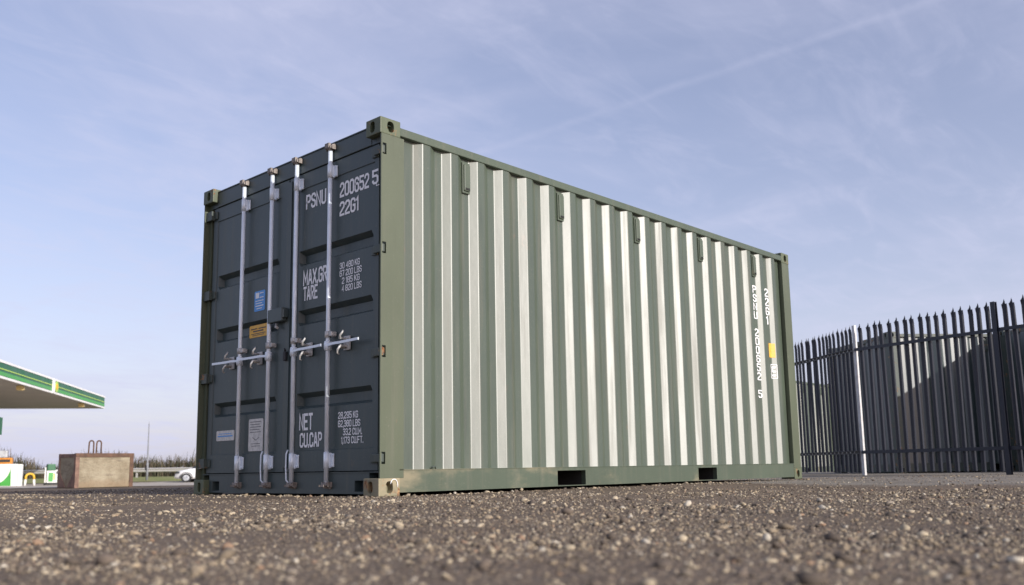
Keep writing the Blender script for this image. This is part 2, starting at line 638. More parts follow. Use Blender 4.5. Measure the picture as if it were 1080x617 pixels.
def side_knots(x0, x1):
    """corrugation fold points (x, depth) of the long side, corners softened"""
    k = [(x0, Y_IN)]
    for i in range(20):
        c = FIRST + i * PITCHC
        fl = (PITCHC - 4 * SLW) / 2
        for (x, d) in ((c - SLW, Y_IN), (c + SLW, Y_OUT), (c + SLW + fl, Y_OUT), (c + SLW + fl + 2 * SLW, Y_IN)):
            k.append((x, d))
    k = [q for q in k if x0 <= q[0] <= x1]
    k.append((x1, Y_IN))
    out = [k[0]]
    for i in range(1, len(k) - 1):
        p0, p1, p2 = Vector(k[i - 1]), Vector(k[i]), Vector(k[i + 1])
        rad = 0.007
        a = p1 + (p0 - p1).normalized() * rad if (p0 - p1).length > 1e-6 else p1
        c = p1 + (p2 - p1).normalized() * rad
        mid = (a + c) / 4 + p1 / 2
        out += [tuple(a), tuple(mid), tuple(c)]
    out.append(k[-1])
    return out


def surf_y(x, kn):
    for (a, da), (c, dc) in zip(kn, kn[1:]):
        if a <= x <= c and c > a:
            return da + (dc - da) * (x - a) / (c - a)
    return Y_IN


def corr_panel(knots, z0, z1, place, th=0.003, nz=2):
    mb = MB()
    zs = [z0 + (z1 - z0) * i / (nz - 1) for i in range(nz)]
    n = len(knots)
    vo, vi = [], []
    for z in zs:
        vo += [place(x, d, z) for x, d in knots]
    for z in zs:
        vi += [place(x, d + th, z) for x, d in knots]
    o = n * nz
    F = []
    for k in range(nz - 1):
        for i in range(n - 1):
            q = k * n + i
            F.append((q, q + 1, q + 1 + n, q + n))
            F.append((o + q, o + q + n, o + q + n + 1, o + q + 1))
    for i in range(n - 1):
        q = (nz - 1) * n + i
        F.append((i, o + i, o + i + 1, i + 1))
        F.append((q, q + 1, o + q + 1, o + q))
    mb.quads(vo + vi, F)
    return mb


def casting(x0, y0, z0, ex, ey, hole=True):
    """corner casting; ex/ey are -1 or +1: the outward end and side"""
    dx, dy, dz = 0.178, 0.162, 0.118
    mb = MB()
    bm = mb.bm
    x1, y1, z1 = x0 + dx, y0 + dy, z0 + dz
    c = 0.006
    fx = x0 if ex < 0 else x1
    fy = y0 if ey < 0 else y1

    def holed(o, eu, ev, wu, wv, hc, ru, rv, inward):
        o, eu, ev, inward = map(Vector, (o, eu, ev, inward))
        outer = [bm.verts.new(o + eu * a + ev * b_) for a, b_ in ((0, 0), (wu, 0), (wu, wv), (0, wv))]
        N = 16
        inner, back = [], []
        for k in range(N):
            t = 2 * math.pi * k / N
            ca, sa = math.cos(t), math.sin(t)
            uu = ru * math.copysign(abs(ca) ** 0.8, ca)
            vv = (rv - ru) * (1 if sa > 1e-6 else (-1 if sa < -1e-6 else 0)) * min(1, abs(sa) * 3) + ru * sa
            q = o + eu * (hc[0] + uu) + ev * (hc[1] + vv)
            inner.append(bm.verts.new(q))
            back.append(bm.verts.new(q + inward * 0.055))
        es = [bm.edges.new((outer[i], outer[(i + 1) % 4])) for i in range(4)] + [bm.edges.new((inner[i], inner[(i + 1) % N])) for i in range(N)]
        bmesh.ops.triangle_fill(bm, use_beauty=True, edges=es)
        for k in range(N):
            bm.faces.new((inner[k], inner[(k + 1) % N], back[(k + 1) % N], back[k]))
        bm.faces.new(back)

    holed((fx, y0, z0), (0, 1, 0), (0, 0, 1), dy, dz, (dy * (0.55 if ey < 0 else 0.45), dz * 0.5), 0.026, 0.040, (-ex, 0, 0))
    holed((x0, fy, z0), (1, 0, 0), (0, 0, 1), dx, dz, (dx * (0.50), dz * 0.5), 0.030, 0.040, (0, -ey, 0))
    bx, by = (x1 if ex < 0 else x0), (y1 if ey < 0 else y0)
    mb.quads([(bx, y0, z0), (bx, y1, z0), (bx, y1, z1), (bx, y0, z1)], [(0, 1, 2, 3)])
    mb.quads([(x0, by, z0), (x1, by, z0), (x1, by, z1), (x0, by, z1)], [(0, 1, 2, 3)])
    mb.quads([(x0, y0, z1), (x1, y0, z1), (x1, y1, z1), (x0, y1, z1)], [(0, 1, 2, 3)])
    mb.quads([(x0, y0, z0), (x1, y0, z0), (x1, y1, z0), (x0, y1, z0)], [(0, 1, 2, 3)])
    bmesh.ops.remove_doubles(bm, verts=bm.verts[:], dist=0.0005)
    # soften the long outer corner edges
    bmesh.ops.recalc_face_normals(bm, faces=bm.faces[:])
    es = [e for e in bm.edges if len(e.link_faces) == 2 and e.calc_face_angle(0) > 1.2 and e.calc_length() > 0.1]
    bmesh.ops.bevel(bm, geom=es, offset=c, segments=2, profile=0.6, affect='EDGES')
    return mb


HINGE_Z = (2.365, 1.665, 0.955, 0.25)
POCKETS = ((1.80, 2.155), (3.885, 4.225))


def mir(y, far):
    return W_ - y if far else y


def ybox(mb, x0, x1, ya, yb, z0, z1, far, bev=0.0):
    y0, y1 = sorted((mir(ya, far), mir(yb, far)))
    mb.box(x0, x1, y0, y1, z0, z1, bev)


def container_shell(root, mats, notched=True, door_end=True, vents=True):
    P = dict(parent=root, off=OFF)
    kn = side_knots(0.212, 5.868)
    for far in (False, True):
        pl = (lambda x, d, z: (x, d, z)) if not far else (lambda x, d, z: (x, W_ - d, z))
        obj('side_panel', corr_panel(kn, 0.165, 2.505, pl), mats['panel'], **P)
        mb = MB()
        ybox(mb, 0.17, 5.89, 0.004, 0.075, 2.492, 2.552, far, 0.006)
        obj('top_rail', mb, mats['rail_top'], **P)
        mb = MB()
        xs = [0.176] + [v for pk in POCKETS for v in pk] + [5.882]
        for i in range(0, len(xs), 2):
            ybox(mb, xs[i], xs[i + 1], 0.006, 0.05, 0.022, 0.168, far)
        for a_, b_ in POCKETS:
            ybox(mb, a_, b_, 0.006, 0.05, 0.145, 0.168, far)
            ybox(mb, a_, b_, 0.006, 0.05, 0.022, 0.028, far)
        ybox(mb, 0.176, 5.882, 0.002, 0.05, 0.168, 0.173, far)
        obj('bottom_rail', mb, mats['rail'], **P)
        # posts
        mb = MB()
        ybox(mb, 0.055, 0.212, 0.002, 0.06, 0.118, 2.473, far)
        if notched:
            cuts = [0.118]
            for z in sorted(HINGE_Z):
                cuts += [z - 0.04, z + 0.04]
            cuts.append(2.473)
            for i in range(0, len(cuts), 2):
                ybox(mb, 0.022, 0.055, 0.002, 0.014, cuts[i], cuts[i + 1], far)
            ybox(mb, 0.010, 0.022, 0.002, 0.014, 0.118, 2.473, far)
        else:
            ybox(mb, 0.004, 0.055, 0.002, 0.06, 0.118, 2.473, far)
        obj('corner_post', mb, mats['post'], **P)
        mb = MB()
        ybox(mb, 5.885, 6.054, 0.002, 0.16, 0.118, 2.473, far, 0.005)
        obj('corner_post', mb, mats['post'], **P)
        for xx, ex in ((0, -1), (L_ - 0.178, 1)):
            for zz in (0, H_ - 0.118):
                cm = mats['casting_worn'] if (xx == 0 and zz == 0 and not far) else mats['casting']
                obj('corner_casting', casting(xx, 0 if not far else W_ - 0.162, zz, ex, 1 if far else -1), cm, **P)
        if vents:
            for i in (2, 6, 10, 14, 18):
                xc = FIRST + i * PITCHC - 0.069
                mb = MB()
                ybox(mb, xc - 0.031, xc + 0.031, 0.018, 0.0475, 2.238, 2.445, far, 0.008)
                vo = obj('vent', mb, mats['vent'], **P)
                mb = MB()
                ybox(mb, xc - 0.040, xc + 0.036, 0.030, 0.0475, 2.222, 2.462, far, 0.004)
                obj('vent_flange', mb, mats['rail_top'], parent=vo, off=OFF)
                mb = MB()
                for q in range(3):
                    ybox(mb, xc - 0.022 + q * 0.016, xc - 0.012 + q * 0.016, 0.014, 0.0182, 2.246, 2.262, far)
                obj('vent_slot', mb, 'rubber', parent=vo, off=OFF)
    # far end wall and near end
    ek = [(0.16, 0.05)]
    y = 0.20
    while y + 0.25 < W_ - 0.16:
        ek += [(y, 0.05), (y + 0.055, 0.012), (y + 0.14, 0.012), (y + 0.195, 0.05)]
        y += 0.25
    ek.append((W_ - 0.16, 0.05))
    obj('end_wall', corr_panel(ek, 0.16, 2.49, lambda q, d, z: (L_ - d, q, z)), mats['panel'], **P)
    mb = MB()
    mb.box(L_ - 0.08, L_ - 0.006, 0.162, W_ - 0.162, 2.485, 2.56, 0.005)
    obj('end_rail', mb, mats['rail_top'], **P)
    mb = MB()
    mb.box(L_ - 0.08, L_ - 0.006, 0.162, W_ - 0.162, 0.016, 0.165, 0.005)
    obj('end_rail', mb, mats['rail'], **P)
    if not door_end:
        obj('end_wall', corr_panel(ek, 0.16, 2.49, lambda q, d, z: (d, q, z)), mats['panel'], **P)
        mb = MB()
        mb.box(0.006, 0.08, 0.162, W_ - 0.162, 2.485, 2.56, 0.005)
        obj('end_rail', mb, mats['rail_top'], **P)
        mb = MB()
        mb.box(0.006, 0.08, 0.162, W_ - 0.162, 0.016, 0.165, 0.005)
        obj('end_rail', mb, mats['rail'], **P)
        for far in (False, True):
            mb = MB()
            ybox(mb, 0.008, 0.05, 0.058, 0.165, 0.118, 2.473, far)
            obj('end_post_flange', mb, mats['post'], **P)
    # roof with shallow cross corrugations, floor
    rk = [(0.09, 0.0)]
    x = 0.25
    while x + 0.21 < L_ - 0.1:
        rk += [(x, 0.0), (x + 0.03, 0.02), (x + 0.12, 0.02), (x + 0.15, 0.0)]
        x += 0.21
    rk.append((L_ - 0.09, 0.0))
    obj('roof_panel', corr_panel(rk, 0.03, W_ - 0.03, lambda q, d, z: (q, z, 2.553 - d)), mats['panel'], **P)
    mb = MB()
    mb.box(0.1, L_ - 0.1, 0.055, W_ - 0.055, 0.146, 0.164)
    for i in range(18):
        xx = 0.3 + i * 0.32
        if any(a_ - 0.06 < xx < b_ + 0.06 for a_, b_ in POCKETS):
            continue
        mb.box(xx - 0.02, xx + 0.02, 0.055, W_ - 0.055, 0.04, 0.144)
    obj('underfloor', mb, 'floor', **P)
    for a_, b_ in POCKETS:
        mb = MB()
        mb.box(a_ - 0.006, a_, 0.05, W_ - 0.05, 0.022, 0.144)
        mb.box(b_, b_ + 0.006, 0.05, W_ - 0.05, 0.022, 0.144)
        mb.box(a_, b_, 0.05, W_ - 0.05, 0.020, 0.026)
        obj('fork_pocket', mb, 'floor', **P)
    return kn


root = thing('shipping_container', 'olive green shipping container with galvanised door rods standing on the stony ground', 'shipping container', (L_ / 2, W_ / 2, 0))
mats_main = dict(panel='green', rail='green_rail', rail_top='green_top', post='green_post', casting='worn', casting_worn='rusty_casting', vent='green_top')
KN = container_shell(root, mats_main)
P = dict(parent=root, off=OFF)

# header and sill of the door end
hd = MB()
hd.box(0.050, 0.12, 0.162, W_ - 0.162, 2.432, 2.562, 0.004)
hd.box(0.044, 0.12, 0.060, W_ - 0.060, 2.562, 2.570)
hd.box(0.054, 0.12, 0.060, 0.162, 2.432, 2.472)
hd.box(0.054, 0.12, W_ - 0.162, W_ - 0.060, 2.432, 2.472)
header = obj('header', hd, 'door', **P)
sl = MB()
Z0, Z1 = 0.030, 0.104
gaps = ((0.228, 0.321), (2.115, 2.225))
ys = [0.162] + [v for g in gaps for v in g] + [W_ - 0.162]
for i in range(0, len(ys), 2):
    sl.box(0.050, 0.12, ys[i], ys[i + 1], 0.014, 0.156)
for g0, g1 in gaps:
    sl.box(0.050, 0.12, g0, g1, Z1, 0.156)
    sl.box(0.050, 0.12, g0, g1, 0.014, Z0)
    sl.box(0.110, 0.12, g0, g1, Z0, Z1)
sl.box(0.044, 0.12, 0.060, W_ - 0.060, 0.156, 0.163)
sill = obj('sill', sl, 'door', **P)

# doors --------------------------------------------------------------
XF = 0.060        # front of the door frame
XP = 0.067        # front of the door panel
REC = (1.825, 1.367, 0.743)
DEPTH = 0.055


def door_leaf(y0, y1, ra, rb, pa, pb):
    """y0..y1 leaf, ra..rb recess extent, pa..pb panel extent"""
    ysk = sorted({y0, pa - 0.004, pa, ra, ra + 0.022, rb - 0.022, rb, pb, pb + 0.004, y1})
    zk = {0.170, 2.426, 0.322, 0.318, 2.305, 2.309}
    for t in REC:
        zk |= {t, t - 0.036, t - 0.090, t - 0.118}
    zk = sorted(zk)

    def dep(y, z):
        if not (pa <= y <= pb and 0.322 <= z <= 2.305):
            return XF
        d = XP
        for t in REC:
            if ra + 0.022 <= y <= rb - 0.022 and t - 0.090 - 1e-6 <= z <= t - 0.036 + 1e-6:
                d = XP + DEPTH
        return d

    n = len(ysk)
    Vv = [(dep(y, z), y, z) for z in zk for y in ysk]
    Fv = []
    for k in range(len(zk) - 1):
        for i in range(n - 1):
            q = k * n + i
            Fv.append((q, q + 1, q + n + 1, q + n))
    # edges and back
    base = len(Vv)
    Vv += [(0.115, y0, 0.170), (0.115, y1, 0.170), (0.115, y1, 2.426), (0.115, y0, 2.426)]
    mb = MB()
    mb.quads(Vv, Fv)
    for (x_a, ya, yb, za, zb) in ((0, y0, y0, 0, 0), (0, y1, y1, 0, 0)):
        mb.quads([(XF, ya, 0.170), (0.115, ya, 0.170), (0.115, ya, 2.426), (XF, ya, 2.426)], [(0, 1, 2, 3)])
    for z in (0.170, 2.426):
        mb.quads([(XF, y0, z), (XF, y1, z), (0.115, y1, z), (0.115, y0, z)], [(0, 1, 2, 3)])
    mb.quads([(0.115, y0, 0.170), (0.115, y1, 0.170), (0.115, y1, 2.426), (0.115, y0, 2.426)], [(0, 1, 2, 3)])
    return mb


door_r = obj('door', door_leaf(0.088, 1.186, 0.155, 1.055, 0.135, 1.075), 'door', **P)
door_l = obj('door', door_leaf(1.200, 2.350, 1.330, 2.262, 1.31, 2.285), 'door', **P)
gk = MB()
gk.box(0.080, 0.112, 0.061, 0.088, 0.17, 2.426)
obj('door_gasket', gk, 'rubber', **P)
obj('door_gasket', MB().box(0.074, 0.112, 1.186, 1.200, 0.17, 2.426), 'rubber', **P)
obj('door_gasket', MB().box(0.080, 0.112, 2.350, W_ - 0.061, 0.17, 2.426), 'rubber', **P)
# cover strip on the seam side of the right leaf
st = MB()
st.box(0.052, 0.0595, 1.150, 1.212, 0.20, 2.40, 0.002)
obj('cover_strip', st, 'door', parent=door_r, off=OFF)

XR = 0.026


def shift_y(y, x):
    """y read off the plane x = 0.05, moved to the plane x"""
    return CAM.y + (y - CAM.y) * (x - CAM.x) / (0.05 - CAM.x)


RODS = tuple((shift_y(y, XR), d, sg) for y, d, sg in ((1.850, door_l, 1), (1.427, door_l, 1), (1.083, door_r, -1), (0.649, door_r, -1)))
for i, (yr, dr, sgn) in enumerate(RODS):
    D = dict(parent=dr, off=OFF)
    mb = MB()
    mb.tube([(XR, yr, 0.085), (XR, yr, 2.520)], 0.0160, 16)
    obj('lock_rod', mb, 'galv', **D)
    # cams at both ends
    for z, up in ((2.525, 1), (0.078, -1)):
        mb = MB()
        mb.tube([(XR, yr, z - 0.022), (XR, yr, z + 0.016)], 0.023, 12)
        mb.box(XR - 0.022, XR + 0.012, yr - 0.030, yr + 0.030, z - 0.012, z + 0.010, 0.006)
        mb.box(XR - 0.026, XR - 0.004, yr - 0.012, yr + 0.040, z - 0.006, z + 0.022 * up + 0.012, 0.005)
        obj('rod_cam', mb, 'cam_steel', **D)
        mb = MB()
        par = header if up > 0 else sill
        for sy in (-1, 1):
            mb.box(0.012, 0.0495, yr + sy * 0.037 - 0.005, yr + sy * 0.037 + 0.005, z - 0.018, z + 0.018, 0.003)
        mb.box(0.030, 0.0495, yr - 0.036, yr + 0.036, z - 0.028 if up < 0 else z + 0.016, z - 0.018 if up < 0 else z + 0.026, 0.002)
        obj('cam_keeper', mb, 'cam_steel', parent=par, off=OFF)
    # guide brackets
    for zc_, hh in ((2.345, 0.050), (0.245, 0.056)):
        mb = MB()
        mb.tube([(XR, yr, zc_ - hh), (XR, yr, zc_ + hh)], 0.0200, 14)
        mb.box(0.036, 0.058, yr - 0.020, yr + 0.020, zc_ - hh * 0.95, zc_ + hh * 0.95, 0.004)
        mb.box(0.048, 0.0596, yr - 0.050, yr - 0.020, zc_ - hh * 0.85, zc_ + hh * 0.85, 0.005)
        for zz in (-0.035, 0.035):
            mb.tube([(0.049, yr - 0.040, zc_ + zz), (0.042, yr - 0.040, zc_ + zz)], 0.007, 8)
        obj('rod_guide', mb, 'galv', **D)
    if i in (1, 2):     # anti-rack loop beside the lower guides
        mb = MB()
        mb.tube([(0.020, yr + 0.040, 0.33), (0.014, yr + 0.052, 0.30), (0.014, yr + 0.055, 0.20), (0.016, yr + 0.050, 0.11), (0.022, yr + 0.020, 0.085)], 0.006, 8)
        obj('anti_rack_bar', mb, 'galv', **D)
    # small guide above the handle
    mb = MB()
    mb.box(0.014, 0.0594, yr - 0.058, yr - 0.020, 1.118, 1.152, 0.006)
    mb.tube([(XR, yr, 1.112), (XR, yr, 1.158)], 0.0235, 12)
    obj('rod_guide', mb, 'galv_dull', **D)
    # handle: hub, flat bar with a bend, grip end
    zh = 1.056
    mb = MB()
    mb.tube([(XR, yr, zh - 0.035), (XR, yr, zh + 0.03)], 0.026, 12)
    mb.box(0.006, 0.022, yr - 0.022, yr + 0.022, zh - 0.026, zh + 0.026, 0.004)
    mb.tube([(0.010, yr, zh), (0.004, yr, zh)], 0.010, 8)
    xg = 0.006
    pts = [(0.012, yr + sgn * 0.02, zh), (0.004, yr + sgn * 0.09, zh + 0.004), (0.0, yr + sgn * 0.18, zh + 0.002), (xg - 0.006, yr + sgn * 0.30, zh + 0.004), (xg - 0.006, yr + sgn * 0.385, zh + 0.006)]
    for (p0, p1) in zip(pts, pts[1:]):
        p0, p1 = Vector(p0), Vector(p1)
        e = (p1 - p0).normalized()
        mb.prism([p0 + Vector((-0.005, 0, -0.009)), p0 + Vector((0.005, 0, -0.009)), p0 + Vector((0.005, 0, 0.009)), p0 + Vector((-0.005, 0, 0.009))], p1 - p0 + e * 0.001)
    obj('handle', mb, 'galv', **D)
    # handle catch: backing plate, curved upper and lower hooks
    yc = yr + sgn * 0.165 if i != 3 else yr - 0.19
    mb = MB()
    mb.box(0.046, 0.0595, yc - 0.035, yc + 0.035, zh - 0.05, zh + 0.05, 0.004)
    for s2, zz in ((1, 1), (-1, -1)):
        mb.tube([(0.046, yc + 0.01, zh + 0.03 * zz), (0.015, yc + 0.012, zh + 0.034 * zz), (-0.010, yc + 0.002, zh + 0.030 * zz), (-0.018, yc - 0.014 * zz, zh + 0.050 * zz), (-0.010, yc - 0.030 * zz, zh + 0.070 * zz), (0.0, yc - 0.020 * zz, zh + 0.082 * zz)], [0.009, 0.009, 0.009, 0.008, 0.007, 0.005], 8)
    mb.box(-0.010, 0.046, yc - 0.008, yc + 0.008, zh - 0.030, zh - 0.016, 0.003)
    obj('handle_catch', mb, 'galv_dull', **D)

for z in HINGE_Z:
    for dr, far in ((door_r, False), (door_l, True)):
        D = dict(parent=dr, off=OFF)
        mb = MB()
        ybox(mb, 0.048, 0.0595, 0.09, 0.155, z - 0.032, z + 0.032, far, 0.004)
        if far:
            ybox(mb, 0.0225, 0.0545, 0.003, 0.110, z - 0.0395, z + 0.0395, far, 0.002)
        else:
            ybox(mb, 0.026, 0.052, 0.010, 0.110, z - 0.028, z + 0.028, far, 0.006)
        mb.tube([(0.040, mir(0.030, far), z - 0.0385), (0.040, mir(0.030, far), z + 0.0385)], 0.011, 10)
        obj('hinge', mb, 'hinge', **D)

# lock box on the left leaf beside the seam
mb = MB()
mb.box(0.006, 0.0515, 1.185, 1.385, 1.305, 1.410, 0.006)
mb.box(0.010, 0.0515, 1.165, 1.185, 1.330, 1.395, 0.003)
lb = obj('lock_box', mb, 'door', parent=door_l, off=OFF)
mb = MB()
mb.tube([(0.035, 1.30, 1.300), (0.030, 1.30, 1.27), (0.028, 1.275, 1.262)], 0.010, 8)
obj('lock_lug', mb, 'galv_dull', parent=door_l, off=OFF)
# customs catch by the seam
mb = MB()
mb.box(0.030, 0.0515, 1.165, 1.200, 1.00, 1.07, 0.006)
mb.tube([(0.040, 1.185, 1.07), (0.030, 1.175, 1.09), (0.034, 1.165, 1.075)], 0.006, 8)
obj('seal_catch', mb, 'dark_tar', parent=door_r, off=OFF)


# ---- lettering ------------------------------------------------------
GLYPH = {
    '0': [[(1, 0), (3, 0), (4, 1), (4, 7), (3, 8), (1, 8), (0, 7), (0, 1), (1, 0)]],
    '1': [[(0, 6.6), (1.2, 8), (1.2, 0)]],
    '2': [[(0, 6.4), (0, 7), (1, 8), (3, 8), (4, 7), (4, 5), (0, 1.4), (0, 0), (4, 0)]],
    '3': [[(0, 6.6), (0, 7), (1, 8), (3, 8), (4, 7), (4, 5.2), (3, 4.3), (1.2, 4.3)], [(3, 4.3), (4, 3.4), (4, 1), (3, 0), (1, 0), (0, 1), (0, 1.4)]],
    '4': [[(3, 0), (3, 8), (0, 2.4), (4, 2.4)]],
    '5': [[(4, 8), (0, 8), (0, 4.7), (3, 4.7), (4, 3.7), (4, 1), (3, 0), (1, 0), (0, 1), (0, 1.5)]],
    '6': [[(4, 6.6), (4, 7), (3, 8), (1, 8), (0, 7), (0, 1), (1, 0), (3, 0), (4, 1), (4, 3.6), (3, 4.6), (0.3, 4.6)]],
    '7': [[(0, 8), (4, 8), (4, 7.2), (1.4, 0)]],
    '8': [[(1, 0), (3, 0), (4, 1), (4, 3.4), (3.2, 4.3), (4, 5.2), (4, 7), (3, 8), (1, 8), (0, 7), (0, 5.2), (0.8, 4.3), (0, 3.4), (0, 1), (1, 0)], [(0.8, 4.3), (3.2, 4.3)]],
    '9': [[(0, 1.4), (0, 1), (1, 0), (3, 0), (4, 1), (4, 7), (3, 8), (1, 8), (0, 7), (0, 4.4), (1, 3.4), (3.7, 3.4)]],
    'P': [[(0, 0), (0, 8), (3, 8), (4, 7), (4, 4.9), (3, 3.9), (0.3, 3.9)]],
    'S': [[(4, 6.4), (4, 7), (3, 8), (1, 8), (0, 7), (0, 5.3), (1, 4.4), (3, 3.8), (4, 2.9), (4, 1), (3, 0), (1, 0), (0, 1), (0, 1.6)]],
    'N': [[(0, 0), (0, 8), (4, 0), (4, 8)]],
    'U': [[(0, 8), (0, 1), (1, 0), (3, 0), (4, 1), (4, 8)]],
    'G': [[(4, 6.4), (4, 7), (3, 8), (1, 8), (0, 7), (0, 1), (1, 0), (3, 0), (4, 1), (4, 3.9), (2.2, 3.9)]],
    'M': [[(0, 0), (0, 8), (2.5, 2.4), (5, 8), (5, 0)]],
    'A': [[(0, 0), (1.7, 8), (2.3, 8), (4, 0)], [(0.7, 2.3), (3.3, 2.3)]],
    'X': [[(0, 0), (4, 8)], [(0, 8), (4, 0)]],
    'R': [[(0, 0), (0, 8), (3, 8), (4, 7), (4, 4.9), (3, 3.9), (0.3, 3.9)], [(2, 3.9), (4, 0)]],
    'T': [[(0, 8), (4, 8)], [(2, 7.6), (2, 0)]],
    'E': [[(4, 8), (0, 8), (0, 0), (4, 0)], [(0.3, 4.2), (3.3, 4.2)]],
    'F': [[(4, 8), (0, 8), (0, 0)], [(0.3, 4.2), (3.3, 4.2)]],
    'C': [[(4, 6.2), (4, 7), (3, 8), (1, 8), (0, 7), (0, 1), (1, 0), (3, 0), (4, 1), (4, 1.8)]],
    'L': [[(0, 8), (0, 0), (3.8, 0)]],
    'K': [[(0, 0), (0, 8)], [(4, 8), (0.2, 3.2)], [(1.4, 4.6), (4, 0)]],
    'B': [[(0, 0), (0, 8), (3, 8), (4, 7), (4, 5.2), (3, 4.3), (0.3, 4.3)], [(3, 4.3), (4, 3.4), (4, 1), (3, 0), (0, 0)]],
    '.': [[(0, -0.4), (0, 0.7)]],
    ',': [[(0, -1.4), (0.3, 0.7)]],
}


def fit_text(txt, w, h_, sw=1.15):
    """square condensed stencil lettering: every stroke a mitred strip; returns mesh, u, v scaled to w x h_"""
    Vv, Fv = [], []
    ox, lay = 0.0, 0
    for ch in txt:
        if ch == ' ':
            ox += 2.6
            continue
        wid = max(x for pl_ in GLYPH[ch] for x, _ in pl_)
        for pl_ in GLYPH[ch]:
            closed = pl_[0] == pl_[-1]
            pts = [Vector((x + ox, y)) for x, y in (pl_[:-1] if closed else pl_)]
            n = len(pts)
            base = len(Vv)
            for i, p_ in enumerate(pts):
                a_ = pts[i - 1] if (i > 0 or closed) else None
                c_ = pts[(i + 1) % n] if (i < n - 1 or closed) else None
                d1 = (p_ - a_).normalized() if a_ is not None else (c_ - p_).normalized()
                d2 = (c_ - p_).normalized() if c_ is not None else d1
                n1, n2 = Vector((-d1.y, d1.x)), Vector((-d2.y, d2.x))
                mt = (n1 + n2)
                mt = mt / max(mt.length, 1e-6)
                k_ = min(1 / max(mt.dot(n1), 0.3), 2.2) * sw / 2
                e_ = Vector((0, 0))
                if a_ is None:
                    e_ = -d1 * 0.4 * sw
                elif c_ is None:
                    e_ = d1 * 0.4 * sw
                Vv += [(p_ + e_ + mt * k_, lay), (p_ + e_ - mt * k_, lay)]
            for i in range(n if closed else n - 1):
                j_ = (i + 1) % n
                Fv.append((base + 2 * i, base + 2 * i + 1, base + 2 * j_ + 1, base + 2 * j_))
            lay = (lay + 1) % 3
        ox += wid + 1.9
    tot = ox - 1.9
    me = bpy.data.meshes.new('marking')
    me.from_pydata([(v.x, v.y, k_ * 0.0002) for v, k_ in Vv], [], Fv)
    u = np.array([v.x for v, _ in Vv]) / max(tot, 1.2) * w
    v_ = np.array([v.y for v, _ in Vv]) / 8 * h_
    return me, u, v_


def door_text(txt, yl, yr_, zb, zt, parent, bold=1.5, x=None, mat='white_paint'):
    me, u, v = fit_text(txt, abs(yl - yr_), zt - zb, bold)
    xx = XP - 0.0025 if x is None else x
    yl, yr_ = shift_y(yl, xx), shift_y(yr_, xx)
    u = u * ((yl - yr_) / max(abs(u).max(), 1e-6)) if len(txt) > 1 else u
    lay = np.array([q.co.z for q in me.vertices])
    co = np.stack([xx - lay, yl - u, zb + v], 1) - np.array(OFF)
    me.vertices.foreach_set('co', co.astype(np.float32).ravel())
    me.update()
    return obj('marking', me, mat, parent)


for t in (('PSNU', 0.945, 0.695, 2.145, 2.243), ('200652', 0.520, 0.185, 2.145, 2.240), ('5', 0.143, 0.092, 2.150, 2.240),
          ('22G1', 0.520, 0.305, 2.005, 2.096), ('MAX.GR', 0.967, 0.668, 1.556, 1.656), ('TARE', 0.963, 0.785, 1.440, 1.532),
          ('NET', 0.985, 0.822, 0.478, 0.582), ('CU.CAP', 0.975, 0.705, 0.352, 0.442)):
    if t[0] == '5':
        door_text(*t, door_r, x=XF - 0.0025)
    else:
        door_text(*t, door_r)
for k, (t, yl, yr_) in enumerate((('30 480 KG', 0.515, 0.285), ('67 200 LBS', 0.515, 0.262), ('2 185 KG', 0.487, 0.285), ('4 820 LBS', 0.487, 0.262))):
    door_text(t, yl, yr_, 1.606 - k * 0.056, 1.646 - k * 0.056, door_r, 1.35)
for k, (t, yl, yr_) in enumerate((('28,295 KG', 0.513, 0.290), ('62,380 LBS', 0.513, 0.265), ('33.2 CU.M.', 0.455, 0.245), ('1,173 CU.FT.', 0.475, 0.230))):
    door_text(t, yl, yr_, 0.534 - k * 0.058, 0.575 - k * 0.058, door_r, 1.35)
# corner mark of the check digit box
mb = MB()
mb.box(XF - 0.003, XF - 0.0005, 0.082, 0.112, 2.126, 2.132)
mb.box(XF - 0.003, XF - 0.0005, 0.112, 0.118, 2.126, 2.148)
obj('marking', mb, 'white_paint', parent=door_r, off=OFF)


def plate(name, yl, yr_, zb, zt, mat, x=XP, th=0.004, parent=None):
    mb = MB()
    b = bmesh.new()
    bmesh.ops.create_cube(b, size=1)
    for v in b.verts:
        v.co = Vector((x - th / 2 + v.co.x * th - 0.0006, (yl + yr_) / 2 + v.co.y * (yl - yr_), (zb + zt) / 2 + v.co.z * (zt - zb)))
    es = [e for e in b.edges if abs((e.verts[0].co - e.verts[1].co).x) > th * 0.5]
    bmesh.ops.bevel(b, geom=es, offset=0.012, segments=3, profile=0.5, affect='EDGES')
    mb._merge(b)
    return obj(name, mb, mat, parent=parent, off=OFF)


plate('sticker', 1.674, 1.520, 1.440, 1.604, 'blue_tag', parent=door_l, th=0.002)
mb = MB()
for (a_, b_, c_, d_) in ((1.655, 1.605, 1.545, 1.590), (1.595, 1.540, 1.545, 1.552), (1.595, 1.540, 1.580, 1.587), (1.655, 1.540, 1.520, 1.526), (1.655, 1.560, 1.500, 1.506), (1.655, 1.540, 1.478, 1.486), (1.640, 1.560, 1.458, 1.464)):
    mb.box(XP - 0.0046, XP - 0.0032, b_, a_, c_, d_)
obj('sticker_print', mb, 'white_paint', parent=door_l, off=OFF)
